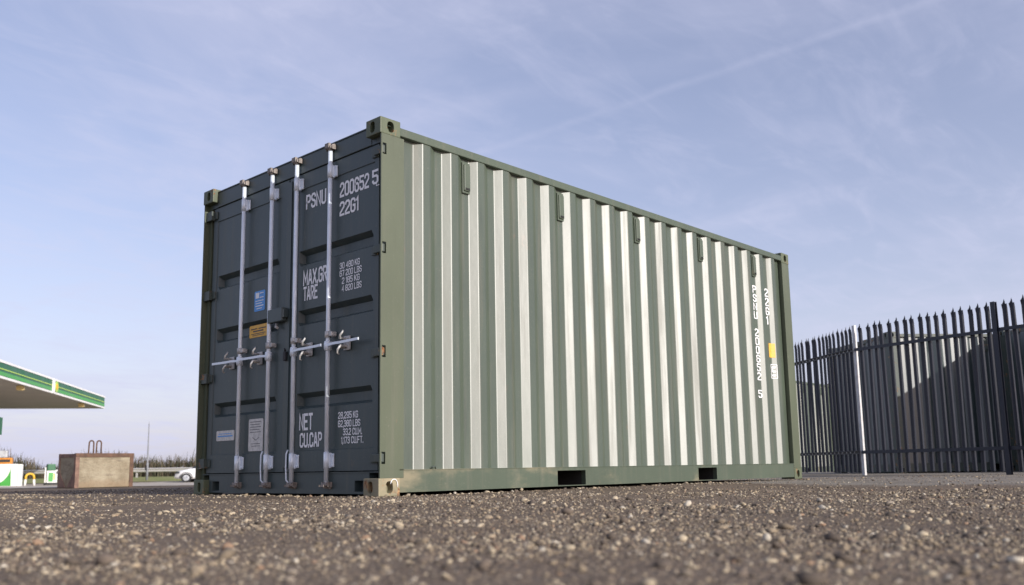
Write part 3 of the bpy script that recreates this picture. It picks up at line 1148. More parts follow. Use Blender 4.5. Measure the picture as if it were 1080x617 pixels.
# yellow notice fixed across the middle recess
plate('notice', 1.735, 1.462, 1.232, 1.330, 'yellow_tag', x=XP + 0.001, parent=door_l, th=0.004)
mb = MB()
for (a_, b_, c_, d_) in ((1.71, 1.62, 1.296, 1.304), (1.60, 1.49, 1.296, 1.304), (1.68, 1.53, 1.276, 1.286), (1.71, 1.50, 1.258, 1.263), (1.69, 1.52, 1.246, 1.250)):
    mb.box(XP - 0.0052, XP - 0.0038, b_, a_, c_, d_)
obj('notice_print', mb, 'ink', parent=door_l, off=OFF)
plate('number_plate', 2.205, 1.925, 0.430, 0.512, 'plate', parent=door_l)
mb = MB()
for (a_, b_, c_, d_) in ((2.17, 1.97, 0.484, 0.489), (2.18, 1.95, 0.462, 0.472)):
    mb.box(XP - 0.0062, XP - 0.0048, b_, a_, c_, d_)
obj('plate_print', mb, 'blue_tag', parent=door_l, off=OFF)
plate('approval_plate', 1.708, 1.500, 0.335, 0.585, 'plate', parent=door_l)
mb = MB()
for k in range(5):
    z = 0.560 - k * 0.020
    mb.box(XP - 0.0062, XP - 0.0048, 1.53 + 0.02 * (k % 2), 1.685, z, z + 0.004)
for k in range(8):
    mb.box(XP - 0.0062, XP - 0.0048, 1.555 + 0.012 * k, 1.561 + 0.012 * k, 0.415 + 0.006 * abs(3.5 - k), 0.421 + 0.006 * abs(3.5 - k))
mb.box(XP - 0.0062, XP - 0.0048, 1.54, 1.67, 0.390, 0.3935)
mb.box(XP - 0.0062, XP - 0.0048, 1.54, 1.66, 0.372, 0.3755)
obj('plate_print', mb, 'ink', parent=door_l, off=OFF)


# markings that follow the corrugations of the long side
def side_mark(me, xs, zs, mat, name='marking'):
    bm = bmesh.new()
    co = np.stack([xs, np.zeros_like(xs), zs], 1)
    me.vertices.foreach_set('co', co.astype(np.float32).ravel())
    me.update()
    bm.from_mesh(me)
    lo, hi = xs.min(), xs.max()
    for x, d in KN:
        if lo < x < hi:
            bmesh.ops.bisect_plane(bm, geom=bm.verts[:] + bm.edges[:] + bm.faces[:], plane_co=(x, 0, 0), plane_no=(1, 0, 0))
    for v in bm.verts:
        v.co.y = surf_y(v.co.x, KN) - 0.0025
    bmesh.ops.translate(bm, verts=bm.verts[:], vec=-Vector(OFF))
    bm.to_mesh(me)
    bm.free()
    me.materials.clear()
    return obj(name, me, mat, root)


SLOT = 0.0965
for k, ch in enumerate('PSNU 200652 5'):
    if ch == ' ':
        continue
    me, u, v = fit_text(ch, 0.020 if ch == '1' else 0.060, 0.074, 1.25)
    side_mark(me, 5.243 + u, 2.045 - k * SLOT + v, 'white_paint')
for k, ch in enumerate('22G1'):
    me, u, v = fit_text(ch, 0.024 if ch == '1' else 0.058, 0.080, 1.25)
    side_mark(me, 5.520 + u, 2.04 - k * 0.106 + v, 'white_paint')


def quad_me(name):
    me = bpy.data.meshes.new(name)
    me.from_pydata([(0, 0, 0), (1, 0, 0), (1, 0, 1), (0, 0, 1)], [], [(0, 1, 2, 3)])
    return me


def side_quad(x0, x1, z0, z1, mat, name):
    side_mark(quad_me(name), np.array([x0, x1, x1, x0]), np.array([z0, z0, z1, z1]), mat, name)


side_quad(5.535, 5.632, 1.345, 1.505, 'yellow_tag', 'sticker')
for q in ((5.555, 5.563, 1.11, 1.27), (5.636, 5.644, 1.11, 1.27), (5.563, 5.636, 1.11, 1.118), (5.563, 5.636, 1.262, 1.27), (5.575, 5.625, 1.225, 1.245), (5.575, 5.590, 1.18, 1.225), (5.590, 5.625, 1.18, 1.198), (5.575, 5.625, 1.135, 1.155)):
    side_quad(*q, 'white_paint', 'marking')
# tie-down ring stubs on the bottom rail
mb = MB()
mb.tube([(0.46 + 0.05 * 0, 0.006, 0.176), (0.47, -0.004, 0.19), (0.49, -0.004, 0.19), (0.50, 0.006, 0.176)], 0.005, 6)
obj('lashing_ring', mb, 'hinge', **P)
# wire seal hanging at the near bottom casting
mb = MB()
mb.tube([(0.125 + 0.03 * math.cos(t), -0.004, 0.075 + 0.036 * math.sin(t)) for t in np.linspace(-0.4, 3.0, 9)], 0.003, 6)
obj('wire_loop', mb, 'white_paint', **P)

# ------------------------------------------------------------------ yard containers behind the fence
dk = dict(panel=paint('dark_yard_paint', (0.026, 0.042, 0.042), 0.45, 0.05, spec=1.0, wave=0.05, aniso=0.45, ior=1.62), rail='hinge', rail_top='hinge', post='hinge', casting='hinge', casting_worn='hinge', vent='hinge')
AZ = R(50)
eA = Vector((math.cos(AZ), math.sin(AZ), 0))           # along the end wall
eL = Vector((math.sin(AZ), -math.cos(AZ), 0))          # along the long side, to the right


def yard_container(corner, label, mats, az_long, name='shipping_container'):
    """corner: ground point of local (0,0); local +x runs along az_long"""
    ex = Vector((math.cos(az_long), math.sin(az_long), 0))
    ey = Vector((-math.sin(az_long), math.cos(az_long), 0))
    ctr = corner + ex * (L_ / 2) + ey * (W_ / 2)
    t = thing(name, label, 'shipping container', (ctr.x, ctr.y, float(gz(ctr.x, ctr.y)) - 0.002), az_long, 'shipping containers in the yard behind the fence')
    container_shell(t, mats, notched=False, door_end=False)
    return t


cA = at(947, 16.6)
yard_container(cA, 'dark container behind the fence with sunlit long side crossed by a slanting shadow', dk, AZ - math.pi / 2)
cF = cA + eL * 2.15 - eA * (W_ + 0.06)
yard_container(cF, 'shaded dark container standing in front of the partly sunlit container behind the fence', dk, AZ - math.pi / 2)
cE = at(884, 27.0)
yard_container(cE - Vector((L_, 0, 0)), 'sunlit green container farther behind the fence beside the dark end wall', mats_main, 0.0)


# ------------------------------------------------------------------ palisade fence
PA, PB, PC = at(909.5, 14.4), at(842, 16.5), at(1065, 12.4)
fence = thing('palisade_fence', 'dark steel palisade fence with pointed pales closing off the yard', 'fence', (PA.x, PA.y, PA.z))
FH_ = 2.40


def pale_mesh():
    prof = [(-0.036, 0.010), (-0.023, -0.008), (-0.011, 0.006), (0.0, 0.006), (0.011, 0.006), (0.023, -0.008), (0.036, 0.010)]
    tops = [-0.025, -0.03, 0.005, 0.045, 0.005, -0.03, -0.025]
    bend = [0.014, 0.006, 0.002, 0.0, 0.002, 0.006, 0.014]
    zt = FH_ - 0.045
    rows = []
    for z, up, ben in ((0.05, 0, 0), (zt - 0.10, 0, 0), (zt, 1, 1)):
        rows.append([(x * (1 if not up else (1.0 + 0.08 * (abs(x) > 0.03))), y - bend[i] * ben, z + tops[i] * up) for i, (x, y) in enumerate(prof)])
    n = len(prof)
    Vv = [p for r_ in rows for p in r_] + [(x, y + 0.003, z) for r_ in rows for (x, y, z) in r_]
    o = n * 3
    F = []
    for k in range(2):
        for i in range(n - 1):
            q = k * n + i
            F += [(q, q + 1, q + n + 1, q + n), (o + q, o + q + n, o + q + n + 1, o + q + 1)]
        q = k * n
        F += [(q, q + n, o + q + n, o + q), (q + n - 1, o + q + n - 1, o + q + 2 * n - 1, q + 2 * n - 1)]
    for i in range(n - 1):
        q = 2 * n + i
        F += [(q, q + 1, o + q + 1, o + q), (i, o + i, o + i + 1, i + 1)]
    return MB().quads(Vv, F).mesh('pale')


pale_me = pale_mesh()
pale_me.materials.append(M['fence'])
bolt_me = MB().tube([(0, -0.012, 0), (0, 0.004, 0)], 0.009, 8).mesh('bolt')
bolt_me.materials.append(M['galv_dull'])


def fence_run(p0, p1, n, first=1, extra=0, bolts=False):
    d = (p1 - p0)
    d.z = 0
    ln = d.length
    e = d.normalized()
    ang = math.atan2(e.y, e.x)
    nrm = Vector((-e.y, e.x, 0))
    if (CAM - p0).dot(nrm) < 0:
        nrm = -nrm
    flip = 0 if (Matrix.Rotation(ang, 3, 'Z') @ Vector((0, -1, 0))).dot(nrm) > 0 else math.pi
    step = ln / (n + 1)
    for i in range(first, n + 1 + extra):
        if i == n + 1:
            continue
        q = p0 + e * step * i - nrm * 0.02
        g = obj('pale', pale_me, None, fence)
        g.location = (q.x - PA.x, q.y - PA.y, float(gz(q.x, q.y)) - PA.z + random.uniform(-0.012, 0.012))
        g.rotation_euler = (random.gauss(0, 0.004), random.gauss(0, 0.005), ang + flip + random.gauss(0, 0.02))
        if bolts:
            for zz in (0.36, 1.98):
                bq = q + nrm * 0.052
                bo = obj('bolt', bolt_me, None, fence)
                bo.location = (bq.x - PA.x, bq.y - PA.y, zz)
                bo.rotation_euler = (0, 0, ang + flip)
    for zz in (0.36, 1.98):
        mb = MB()
        x1 = step * (n + extra) + 0.06
        mb.box(0.02, x1, -0.004, 0.004, -0.025, 0.025)
        mb.box(0.02, x1, 0.004, 0.04, 0.017, 0.025)
        g = obj('rail', mb, 'fence', fence)
        q = p0 + nrm * 0.018
        g.location = (q.x - PA.x, q.y - PA.y, zz)
        g.rotation_euler = (0, 0, ang)
    return e, nrm, ang, step


fence_run(PA, PB, 16, extra=6, bolts=True)
eR, nR, angR, stR = fence_run(PA, PC, 17, extra=8)


def post_mesh(w, d, hgt):
    mb = MB()
    mb.box(-w / 2, w / 2, -d / 2, -d / 2 + 0.008, 0, hgt, 0.001)
    mb.box(-w / 2, w / 2, d / 2 - 0.008, d / 2, 0, hgt, 0.001)
    mb.box(-0.004, 0.004, -d / 2 + 0.008, d / 2 - 0.008, 0, hgt)
    return mb


g = obj('post', MB().box(-0.021, 0.021, -0.03, 0.03, 0, FH_ - 0.02, 0.004), 'bright_galv', fence)
g.location = (-nR.x * 0.035, -nR.y * 0.035, 0)
g.rotation_euler = (0, 0, R(-30))
g['label'] = 'bare galvanised fence post catching the sun'
g = obj('post', post_mesh(0.065, 0.06, FH_ - 0.03), 'fence', fence)
g.location = (PC.x - PA.x + nR.x * 0.03, PC.y - PA.y + nR.y * 0.03, 0)
g.rotation_euler = (0, 0, angR)

# ------------------------------------------------------------------ concrete block
bp = at(101, 15.8)
bz = math.atan2((CAM - bp).y, (CAM - bp).x) + math.pi / 2 + R(24)
blk = thing('concrete_block', 'weathered concrete counterweight block in a rusty steel frame with two lifting loops', 'concrete block', bp, bz)
bw, bdp, bh = 0.99, 0.68, 0.575
mb = MB()
mb.box(-bw / 2 + 0.012, bw / 2 - 0.012, -bdp / 2 + 0.012, bdp / 2 - 0.012, 0.004, bh - 0.015, 0.006)
obj('concrete_infill', mb, 'concrete', blk)
t_ = 0.065
for (sx_, sy_) in ((-1, -1), (1, -1), (1, 1), (-1, 1)):
    mb = MB()
    xa, ya = sx_ * bw / 2, sy_ * bdp / 2
    mb.box(*sorted((xa, xa - sx_ * t_)), *sorted((ya, ya - sy_ * 0.008)), 0, bh - t_)
    mb.box(*sorted((xa, xa - sx_ * 0.008)), *sorted((ya - sy_ * 0.008, ya - sy_ * t_)), 0, bh - t_)
    obj('corner_angle', mb, 'rust' if sx_ > 0 else 'pink_rust', blk)
for k in (-1, 1):
    mb = MB()
    mb.box(-bw / 2, bw / 2, *sorted((k * bdp / 2, k * (bdp / 2 - 0.008))), bh - t_, bh)
    mb.box(-bw / 2, bw / 2, *sorted((k * (bdp / 2 - 0.008), k * (bdp / 2 - t_))), bh - 0.008, bh)
    obj('top_angle', mb, 'rust', blk)
    mb = MB()
    mb.box(*sorted((k * bw / 2, k * (bw / 2 - 0.008))), -bdp / 2 + 0.008, bdp / 2 - 0.008, bh - t_, bh - 0.008)
    obj('top_angle', mb, 'pink_rust', blk)
for k in (-1, 1):      # gusset plates on the left end
    xg_ = -bw / 2
    ya_ = k * (bdp / 2 - t_)
    obj('gusset_plate', MB().prism([(xg_ + 0.001, ya_, 0.01), (xg_ + 0.001, ya_ - k * 0.24, 0.01), (xg_ + 0.001, ya_, 0.27)], (0.007, 0, 0)), 'pink_rust', blk)
for xk in (-0.125, 0.005):
    mb = MB()
    pts = [(xk - 0.042, -0.05, bh - 0.05)] + [(xk + 0.036 * -math.cos(t) + (0.006 if math.cos(t) < 0 else 0), -0.05, bh + 0.175 + 0.045 * math.sin(t)) for t in np.linspace(0, math.pi, 9)] + [(xk + 0.042, -0.05, bh - 0.05)]
    mb.tube(pts, 0.013, 8)
    obj('lifting_loop', mb, 'rust', blk)

# ------------------------------------------------------------------ filling station
M['stn_white'] = simple('white_cladding', (0.80, 0.80, 0.78), 0.5, 0, 0.04, 2)
M['stn_green'] = simple('green_cladding', (0.012, 0.115, 0.045), 0.4, 0, 0.08, 2)
M['stn_bright'] = simple('bright_green_cladding', (0.06, 0.33, 0.06), 0.4, 0, 0.08, 2)
M['stn_lime'] = simple('lime_stripe', (0.42, 0.62, 0.10), 0.4, 0, 0.05, 2)
M['soffit'] = simple('soffit_sheet', (0.38, 0.355, 0.32), 0.7, 0, 0.1, 0.6)
M['lamp'] = simple('floodlight_glass', (0.75, 0.58, 0.25), 0.4, 0, 0.1, 20)
M['orange'] = simple('orange_panel', (0.62, 0.24, 0.03), 0.5)
M['yellow'] = simple('yellow_paint', (0.75, 0.45, 0.04), 0.5)
M['grey_panel'] = simple('grey_panel', (0.42, 0.44, 0.47), 0.5)
M['pole_grey'] = simple('pole_grey', (0.22, 0.23, 0.25), 0.6)
M['tyre'] = simple('tyre_rubber', (0.02, 0.02, 0.021), 0.85)
M['glass'] = simple('car_glass', (0.03, 0.035, 0.04), 0.08, 0, 0.05, 3)
M['car_white'] = simple('white_car_paint', (0.78, 0.79, 0.80), 0.25, 0, 0.03, 3)

pc0, pc1 = at(0, 41.0), at(105, 59.5)
dv = pc0 - pc1
dv.z = 0
rzc = math.atan2(dv.y, dv.x)
canopy = thing('station_canopy', 'green and white filling station canopy edged with a lime stripe', 'canopy', (pc1.x, pc1.y, pc1.z), rzc)
CB = 4.53 - pc1.z                    # underside above its base
LEN, DEP, FH2 = 36.0, 20.0, 0.80


def ring_part(name, z0, z1, out, mat, x0=0.0, x1=LEN):
    mb = MB()
    mb.box(-out, LEN + out, 0, 0.06 + out, z0, z1)                 # side seen from the yard (+y)
    mb.box(-0.06 - out, 0.0 - out, -DEP, 0.06 + out, z0, z1)
    mb.box(-out, LEN + out, -DEP - 0.06 - out, -DEP, z0, z1)
    mb.box(LEN + out, LEN + 0.06 + out, -DEP, 0.06 + out, z0, z1)
    return obj(name, mb, mat, canopy)


ring_part('fascia_panel', CB + 0.10, CB + 0.40, 0.0, 'stn_green')
ring_part('fascia_panel', CB + 0.445, CB + 0.70, 0.0, 'stn_green')
ring_part('fascia_stripe', CB + 0.40, CB + 0.445, 0.02, 'stn_lime')
ring_part('fascia_band', CB + 0.13, CB + 0.30, 0.01, 'stn_bright')
ring_part('fascia_trim', CB + 0.70, CB + 0.80, 0.03, 'stn_white')
ring_part('fascia_trim', CB, CB + 0.10, 0.03, 'stn_white')
for xj in (11.6, 23.5):
    mb = MB()
    mb.box(xj, xj + 0.38, 0.07, 0.12, CB + 0.02, CB + 0.78)
    obj('joint_cover', mb, 'stn_white', canopy)
# round emblem beside the joint: yellow-green disc with petals
mb = MB()
mb.tube([(11.25, 0.085, CB + 0.40), (11.25, 0.115, CB + 0.40)], 0.30, 20)
em = obj('emblem', mb, 'stn_lime', canopy)
mb = MB()
mb.tube([(11.25, 0.1155, CB + 0.40), (11.25, 0.130, CB + 0.40)], 0.17, 16)
obj('emblem_centre', mb, 'yellow', em)
mb = MB()
mb.box(0.0, LEN, -DEP, 0.0, CB + 0.03, CB + 0.09)
obj('soffit', mb, 'soffit', canopy)
mb = MB()
mb.box(0.0, LEN, -DEP, 0.0, CB + 0.66, CB + 0.72)
obj('canopy_roof', mb, 'grey_panel', canopy)
for xl in (4.3, 15.9):
    mb = MB()
    mb.box(xl - 0.16, xl + 0.16, -0.45, -0.15, CB - 0.20, CB + 0.03, 0.04)
    mb.box(xl - 0.11, xl + 0.11, -0.145, -0.12, CB - 0.17, CB - 0.04, 0.01)
    obj('floodlight', mb, 'lamp', canopy)
ci = canopy.rotation_euler.to_matrix().inverted()
for q in (at(-16, 45), at(-60, 52)):
    lq = ci @ (q - Vector(canopy.location))
    mb = MB()
    mb.box(lq.x - 0.22, lq.x + 0.22, lq.y - 0.22, lq.y + 0.22, q.z - pc1.z - 0.02, CB + 0.03, 0.02)
    cc = obj('column', mb, 'stn_white', canopy)
sg = at(-4, 45)
lq = ci @ (sg - Vector(canopy.location))
mb = MB()
mb.box(lq.x - 0.30, lq.x + 0.30, lq.y - 0.03, lq.y + 0.03, 2.26 - pc1.z, 3.12 - pc1.z, 0.02)
s_ = obj('column_sign', mb, 'stn_green', canopy)


def face_cam(p):
    d = CAM - p
    return math.atan2(d.y, d.x) + math.pi / 2          # local -y faces the camera


# fuel dispenser with green swoosh
q = at(6, 50)
k = 50 / FPX
fd = thing('fuel_dispenser', 'white fuel dispenser with a green curved panel, orange band and grey head', 'fuel dispenser', q, face_cam(q) - 0.15, 'fuel dispensers')
mb = MB().box(-0.62, 0.58, -0.25, 0.25, 0.0, 1.22, 0.03)
obj('cabinet', mb, 'stn_white', fd)
poly = [(-0.60, -0.262, 0.04)] + [(-0.60 + 0.86 * math.sin(t), -0.262, 1.10 - 1.0 * math.cos(t) + 0.02) for t in np.linspace(0.25, 1.5, 9)] + [(0.30, -0.262, 0.04)]
obj('swoosh_panel', MB().prism(poly, (0, 0.010, 0)), 'stn_bright', fd)
obj('side_column', MB().box(0.60, 0.80, -0.2, 0.2, 0.0, 1.20, 0.02), 'stn_white', fd)
obj('display_band', MB().box(-0.60, 0.28, -0.22, 0.22, 1.22, 1.55, 0.03), 'orange', fd)
obj('display_screen', MB().box(-0.50, 0.20, -0.232, -0.221, 1.32, 1.46), 'dark_tar', fd)
obj('head', MB().box(-0.60, 0.05, -0.22, 0.22, 1.55, 1.95, 0.08), 'grey_panel', fd)
# second dispenser, narrow
q = at(53.5, 55)
fd = thing('fuel_dispenser', 'narrow green and yellow fuel dispenser beside the concrete block', 'fuel dispenser', q, face_cam(q) + 0.2, 'fuel dispensers')
obj('plinth', MB().box(-0.32, 0.32, -0.25, 0.25, 0.0, 0.14, 0.02), 'dark_tar', fd)
obj('cabinet', MB().box(-0.25, 0.25, -0.2, 0.2, 0.14, 0.85, 0.02), 'stn_white', fd)
obj('door_panel', MB().box(-0.17, 0.08, -0.215, -0.2005, 0.20, 0.74, 0.005), 'stn_bright', fd)
obj('price_strip', MB().box(0.10, 0.19, -0.215, -0.2005, 0.30, 0.70, 0.005), 'stn_lime', fd)
obj('head', MB().box(-0.24, 0.20, -0.2, 0.2, 0.85, 1.25, 0.04), 'stn_green', fd)
for sx_ in (-1, 1):
    obj('side_post', MB().box(sx_ * 0.31 - 0.035, sx_ * 0.31 + 0.035, -0.05, 0.05, 0.14, 1.05 if sx_ < 0 else 0.9, 0.01), 'stn_white', fd)
obj('nozzle', MB().tube([(0.27, -0.1, 0.75), (0.30, -0.16, 0.80), (0.30, -0.18, 0.68)], 0.03, 8), 'dark_tar', fd)
# hoop guard
q = at(31.5, 52)
hg = thing('hoop_guard', 'yellow topped hoop barrier with white legs on the forecourt', 'barrier', q, face_cam(q) + 0.3)
pts = [(-0.22, 0, 0.36)] + [(-0.22 * math.cos(t), 0, 0.48 + 0.20 * math.sin(t)) for t in np.linspace(0, math.pi, 10)] + [(0.22, 0, 0.36)]
obj('hoop_top', MB().tube(pts, 0.062, 10), 'yellow', hg)
for sx_ in (-1, 1):
    obj('leg', MB().tube([(sx_ * 0.25, 0, 0.0), (sx_ * 0.22, 0, 0.36)], 0.064, 10), 'stn_white', hg)

# ------------------------------------------------------------------ verge, guard rail, hedge
m, nt, b = nt_mat('verge_grass')
h = NT(nt)
p = h.pos()
c = h.mix(h.ramp(h.noise(p, 0.8, 6, 0.65), 0.3, 0.7), (0.20, 0.23, 0.06), (0.30, 0.29, 0.11))
c = h.mix(h.ramp(h.noise(p, 7, 4), 0.4, 0.7, 0, 0.5), c, (0.09, 0.11, 0.03))
h.link(c, b.inputs['Base Color'])
b.inputs['Roughness'].default_value = 0.95
h.bump(h.noise(p, 12, 5), 0.8, 0.05, b)
sv, lv = np.meshgrid(np.arange(61, 150.1, 1.5), np.arange(-72, 60.1, 4), indexing='ij')
vx = CAM.x + sv * FH.x + lv * RH.x
vy = CAM.y + sv * FH.y + lv * RH.y
n1, n2 = sv.shape
I, J = np.meshgrid(np.arange(n1 - 1), np.arange(n2 - 1), indexing='ij')
a = (I * n2 + J).ravel()
vg = obj('grass_verge', np_mesh('grass_verge', np.stack([vx.ravel(), vy.ravel(), (gz(vx, vy) + 0.05 * sstep(61, 62, sv) + 0.012).ravel()], 1), np.stack([a, a + n2, a + n2 + 1, a + 1], 1)), m)
tag(vg, 'mown green verge running along the road behind the forecourt', 'grass', kind='structure')

# forecourt concrete between yard and verge
m, nt, b = nt_mat('forecourt_concrete')
h = NT(nt)
p = h.pos()
c = h.mix(h.ramp(h.noise(p, 0.7, 6, 0.65), 0.3, 0.7), (0.36, 0.31, 0.25), (0.48, 0.43, 0.36))
h.link(c, b.inputs['Base Color'])
b.inputs['Roughness'].default_value = 0.9
sv, lv = np.meshgrid(np.arange(16.2, 60.6, 1.5), np.arange(-70, 2.1, 4), indexing='ij')
vx = CAM.x + sv * FH.x + lv * RH.x
vy = CAM.y + sv * FH.y + lv * RH.y
n1, n2 = sv.shape
I, J = np.meshgrid(np.arange(n1 - 1), np.arange(n2 - 1), indexing='ij')
a = (I * n2 + J).ravel()
fc = obj('forecourt', np_mesh('forecourt', np.stack([vx.ravel(), vy.ravel(), (gz(vx, vy) + 0.004).ravel()], 1), np.stack([a, a + n2, a + n2 + 1, a + 1], 1)), m)
tag(fc, kind='structure')


def sl_pt(s, l, dz=0.0):
    x = CAM.x + s * FH.x + l * RH.x
    y = CAM.y + s * FH.y + l * RH.y
    return Vector((x, y, float(gz(x, y)) + dz))


g0 = sl_pt(66, -60)
gr_ = thing('guard_rail', 'long galvanised roadside guard rail in front of the bare hedge', 'guard rail', g0, math.atan2(RH.y, RH.x))
prof = [(0.00, 0.42), (-0.07, 0.47), (-0.07, 0.51), (0.0, 0.555), (0.0, 0.595), (-0.07, 0.64), (-0.07, 0.68), (0.0, 0.73)]
mb = MB()
nP = len(prof)
Vv = [(xx, y + o_, z) for xx in (0, 110) for o_ in (0, 0.006) for (y, z) in prof]
Fv = []
for i in range(nP - 1):
    Fv += [(i, i + 1, 2 * nP + i + 1, 2 * nP + i), (nP + i, 3 * nP + i, 3 * nP + i + 1, nP + i + 1)]
Fv += [(0, 2 * nP, 3 * nP, nP), (nP - 1, 2 * nP - 1, 4 * nP - 1, 3 * nP - 1)]
mb.quads(Vv, Fv)
obj('beam', mb, 'galv_dull', gr_)
pm = MB().box(-0.06, 0.06, 0.02, 0.12, -0.02, 0.70).mesh('post')
pm.materials.append(M['galv_dull'])
for i in range(34):
    g = obj('post', pm, None, gr_)
    g.location = (0.8 + i * 3.2, 0, 0.05)

# hedge of bare stems and reeds
g = np.random.default_rng(3)
n = 15000
s_h = 74 + g.uniform(0, 4, n)
l_h = g.uniform(-66, 20, n)
env = np.array([0.66 + 0.45 * mnoise.noise(Vector((l * 0.22, 5.0, 0))) + 0.45 * mnoise.noise(Vector((l * 0.9, 1.0, 0))) + 0.3 * mnoise.noise(Vector((l * 2.7, 9.0, 0))) for l in l_h])
hh = np.clip(env, 0.35, 1.3) * g.uniform(0.55, 1.0, n) * 2.7
bx_ = CAM.x + s_h * FH.x + l_h * RH.x
by_ = CAM.y + s_h * FH.y + l_h * RH.y
bz_ = gz(bx_, by_)
ang = g.uniform(0, np.pi, n)
wd = g.uniform(0.012, 0.036, n)
lean = g.normal(0, 0.13, (n, 2)) * hh[:, None]
ca, sa = np.cos(ang) * wd, np.sin(ang) * wd
P0 = np.stack([bx_ - ca, by_ - sa, bz_], 1)
P1 = np.stack([bx_ + ca, by_ + sa, bz_], 1)
mx_, my_, mz_ = bx_ + lean[:, 0] * 0.35, by_ + lean[:, 1] * 0.35, bz_ + hh * 0.6
P2 = np.stack([mx_ + ca * 1.3, my_ + sa * 1.3, mz_], 1)
P3 = np.stack([mx_ - ca * 1.3, my_ - sa * 1.3, mz_], 1)
P4 = np.stack([bx_ + lean[:, 0] + ca * .3, by_ + lean[:, 1] + sa * .3, bz_ + hh], 1)
P5 = np.stack([bx_ + lean[:, 0] - ca * .3, by_ + lean[:, 1] - sa * .3, bz_ + hh], 1)
VV = np.stack([P0, P1, P2, P3, P4, P5], 1).reshape(-1, 3)
ix = (np.arange(n) * 6)[:, None]
FF = np.concatenate([ix + np.array([0, 1, 2, 3]), ix + np.array([3, 2, 4, 5])])
me = np_mesh('hedge', VV, FF)
pal = np.array([(.10, .075, .05), (.06, .05, .035), (.085, .08, .045), (.05, .055, .03), (.14, .11, .07)])
cc = np.repeat(pal[g.integers(0, 5, n)] * g.uniform(.7, 1.25, (n, 1)), 6, 0)
at_ = me.attributes.new('stem_colour', 'FLOAT_COLOR', 'POINT')
at_.data.foreach_set('color', np.concatenate([cc, np.ones((len(cc), 1))], 1).astype(np.float32).ravel())
m, nt, b = nt_mat('hedge_stems')
h = NT(nt)
an = h.new('ShaderNodeAttribute', attribute_name='stem_colour')
h.link(an.outputs['Color'], b.inputs['Base Color'])
b.inputs['Roughness'].default_value = 0.9
hedge = obj('hedge', me, m)
tag(hedge, 'winter hedge of bare brown stems and reeds behind the guard rail', 'hedge', kind='stuff')

# slim roadside pole
q = at(155, 62)
pl = thing('roadside_pole', 'slim tapering pole with a small box standing on the verge', 'pole', q)
obj('shaft', MB().tube([(0, 0, -0.02), (0, 0, 1.18), (0, 0, 1.22), (0, 0, 3.85)], [0.085, 0.08, 0.055, 0.028], 10), 'pole_grey', pl)
obj('box', MB().box(-0.13, -0.05, -0.08, 0.08, 0.70, 1.05, 0.01), 'dark_tar', pl)
obj('antenna', MB().tube([(0, 0, 3.84), (0, 0, 4.15)], 0.010, 6), 'grey_panel', pl)

# ------------------------------------------------------------------ parked white car (front end in view)
q = at(186, 58)
rzcar = math.atan2(RH.y, RH.x)
car = thing('parked_car', 'white parked car with its front end showing beside the container', 'car', q, rzcar + R(8))
car.scale = (1, 1, 0.92)
# local: +x runs from the front bumper to the tail; y across
prof_top = [(0.0, 0.36), (0.02, 0.58), (0.12, 0.70), (0.55, 0.84), (1.05, 0.94), (1.20, 0.97), (3.75, 1.00), (4.05, 0.92), (4.15, 0.60), (4.12, 0.36)]
secs = []
mb = MB()
Vv, Fv = [], []
xs_ = [0.0, 0.05, 0.15, 0.35, 0.6, 0.9, 1.2, 1.8, 2.4, 3.0, 3.6, 3.85, 4.05, 4.15]


def topz(x):
    for (a_, za), (b_, zb) in zip(prof_top, prof_top[1:]):
        if a_ <= x <= b_:
            return za + (zb - za) * (x - a_) / max(b_ - a_, 1e-6)
    return 0.6


for x in xs_:
    t = topz(x)
    e = min(1, 0.62 + 0.38 * min(1, x / 0.5), 0.75 + 0.25 * min(1, (4.15 - x) / 0.4)) if x < 4.2 else 0.8
    w = 0.86 * e
    zb = 0.24 if 0.1 < x < 4.0 else 0.30
    Vv += [(x, -w * 0.92, zb), (x, -w, zb + 0.14), (x, -w, (zb + t) / 2 + 0.08), (x, -w * 0.95, t - 0.05), (x, -w * 0.75, t), (x, 0, t + 0.02), (x, w * 0.75, t), (x, w * 0.95, t - 0.05), (x, w, (zb + t) / 2 + 0.08), (x, w, zb + 0.14), (x, w * 0.92, zb)]
nS = 11
for i in range(len(xs_) - 1):
    for k in range(nS):
        Fv.append((i * nS + k, i * nS + (k + 1) % nS, (i + 1) * nS + (k + 1) % nS, (i + 1) * nS + k))
Fv += [tuple(range(nS)), tuple(range((len(xs_) - 1) * nS, len(xs_) * nS))]
mb.quads(Vv, Fv, smooth=True)
obj('body', mb, 'car_white', car)
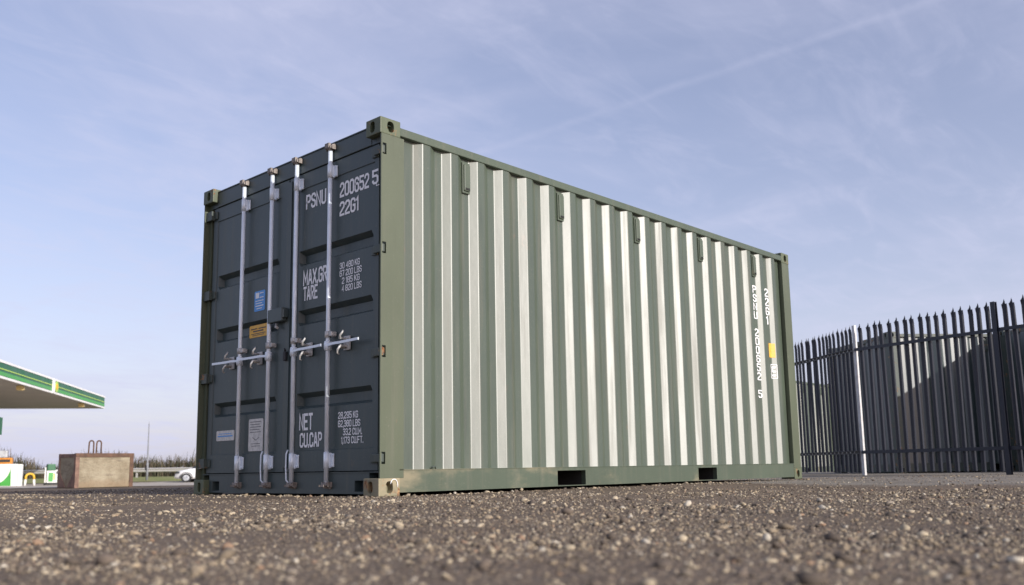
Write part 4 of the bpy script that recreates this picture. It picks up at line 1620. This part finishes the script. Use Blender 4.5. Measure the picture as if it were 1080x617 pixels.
mb = MB()
cabx = [(1.05, 0.95, 0.74), (1.75, 1.40, 0.60), (2.2, 1.47, 0.58), (3.1, 1.45, 0.58), (3.75, 1.25, 0.60), (4.0, 0.98, 0.70)]
Vv, Fv = [], []
for x, zt_, w in cabx:
    Vv += [(x, -0.76, 0.94), (x, -w, zt_), (x, w, zt_), (x, 0.76, 0.94)]
for i in range(len(cabx) - 1):
    for k in range(4):
        Fv.append((i * 4 + k, i * 4 + (k + 1) % 4, (i + 1) * 4 + (k + 1) % 4, (i + 1) * 4 + k))
Fv += [(0, 1, 2, 3), tuple(range(len(cabx) * 4 - 4, len(cabx) * 4))]
mb.quads(Vv, Fv)
obj('cabin_glass', mb, 'glass', car)
mb = MB()
mb.box(1.80, 3.15, -0.575, 0.575, 1.44, 1.50, 0.03)
obj('roof', mb, 'car_white', car)
for sy in (-1, 1):
    for xw in (0.78, 3.35):
        mb = MB()
        mb.tube([(xw, sy * 0.67, 0.31), (xw, sy * 0.875, 0.31)], 0.31, 20)
        w_ = obj('wheel', mb, 'tyre', car)
        mb = MB()
        mb.tube([(xw, sy * 0.868, 0.31), (xw, sy * 0.885, 0.31)], 0.20, 16)
        for kk in range(5):
            tt = kk * 2 * math.pi / 5
            mb.tube([(xw, sy * 0.888, 0.31), (xw + 0.19 * math.cos(tt), sy * 0.884, 0.31 + 0.19 * math.sin(tt))], 0.022, 6)
        obj('rim', mb, 'grey_panel', w_)
        mb = MB()
        mb.tube([(xw + 0.365 * math.cos(t), sy * 0.852, 0.31 + 0.365 * math.sin(t)) for t in np.linspace(-0.05, math.pi + 0.05, 13)], 0.028, 6)
        obj('wheel_arch', mb, 'dark_tar', car)
    mb = MB()
    mb.box(0.10, 0.42, sy * 0.64 - 0.10, sy * 0.64 + 0.10, 0.60, 0.72, 0.03)
    obj('headlight', mb, 'glass', car)
mb = MB()
mb.box(-0.015, 0.10, -0.5, 0.5, 0.34, 0.50, 0.02)
obj('grille', mb, 'dark_tar', car)
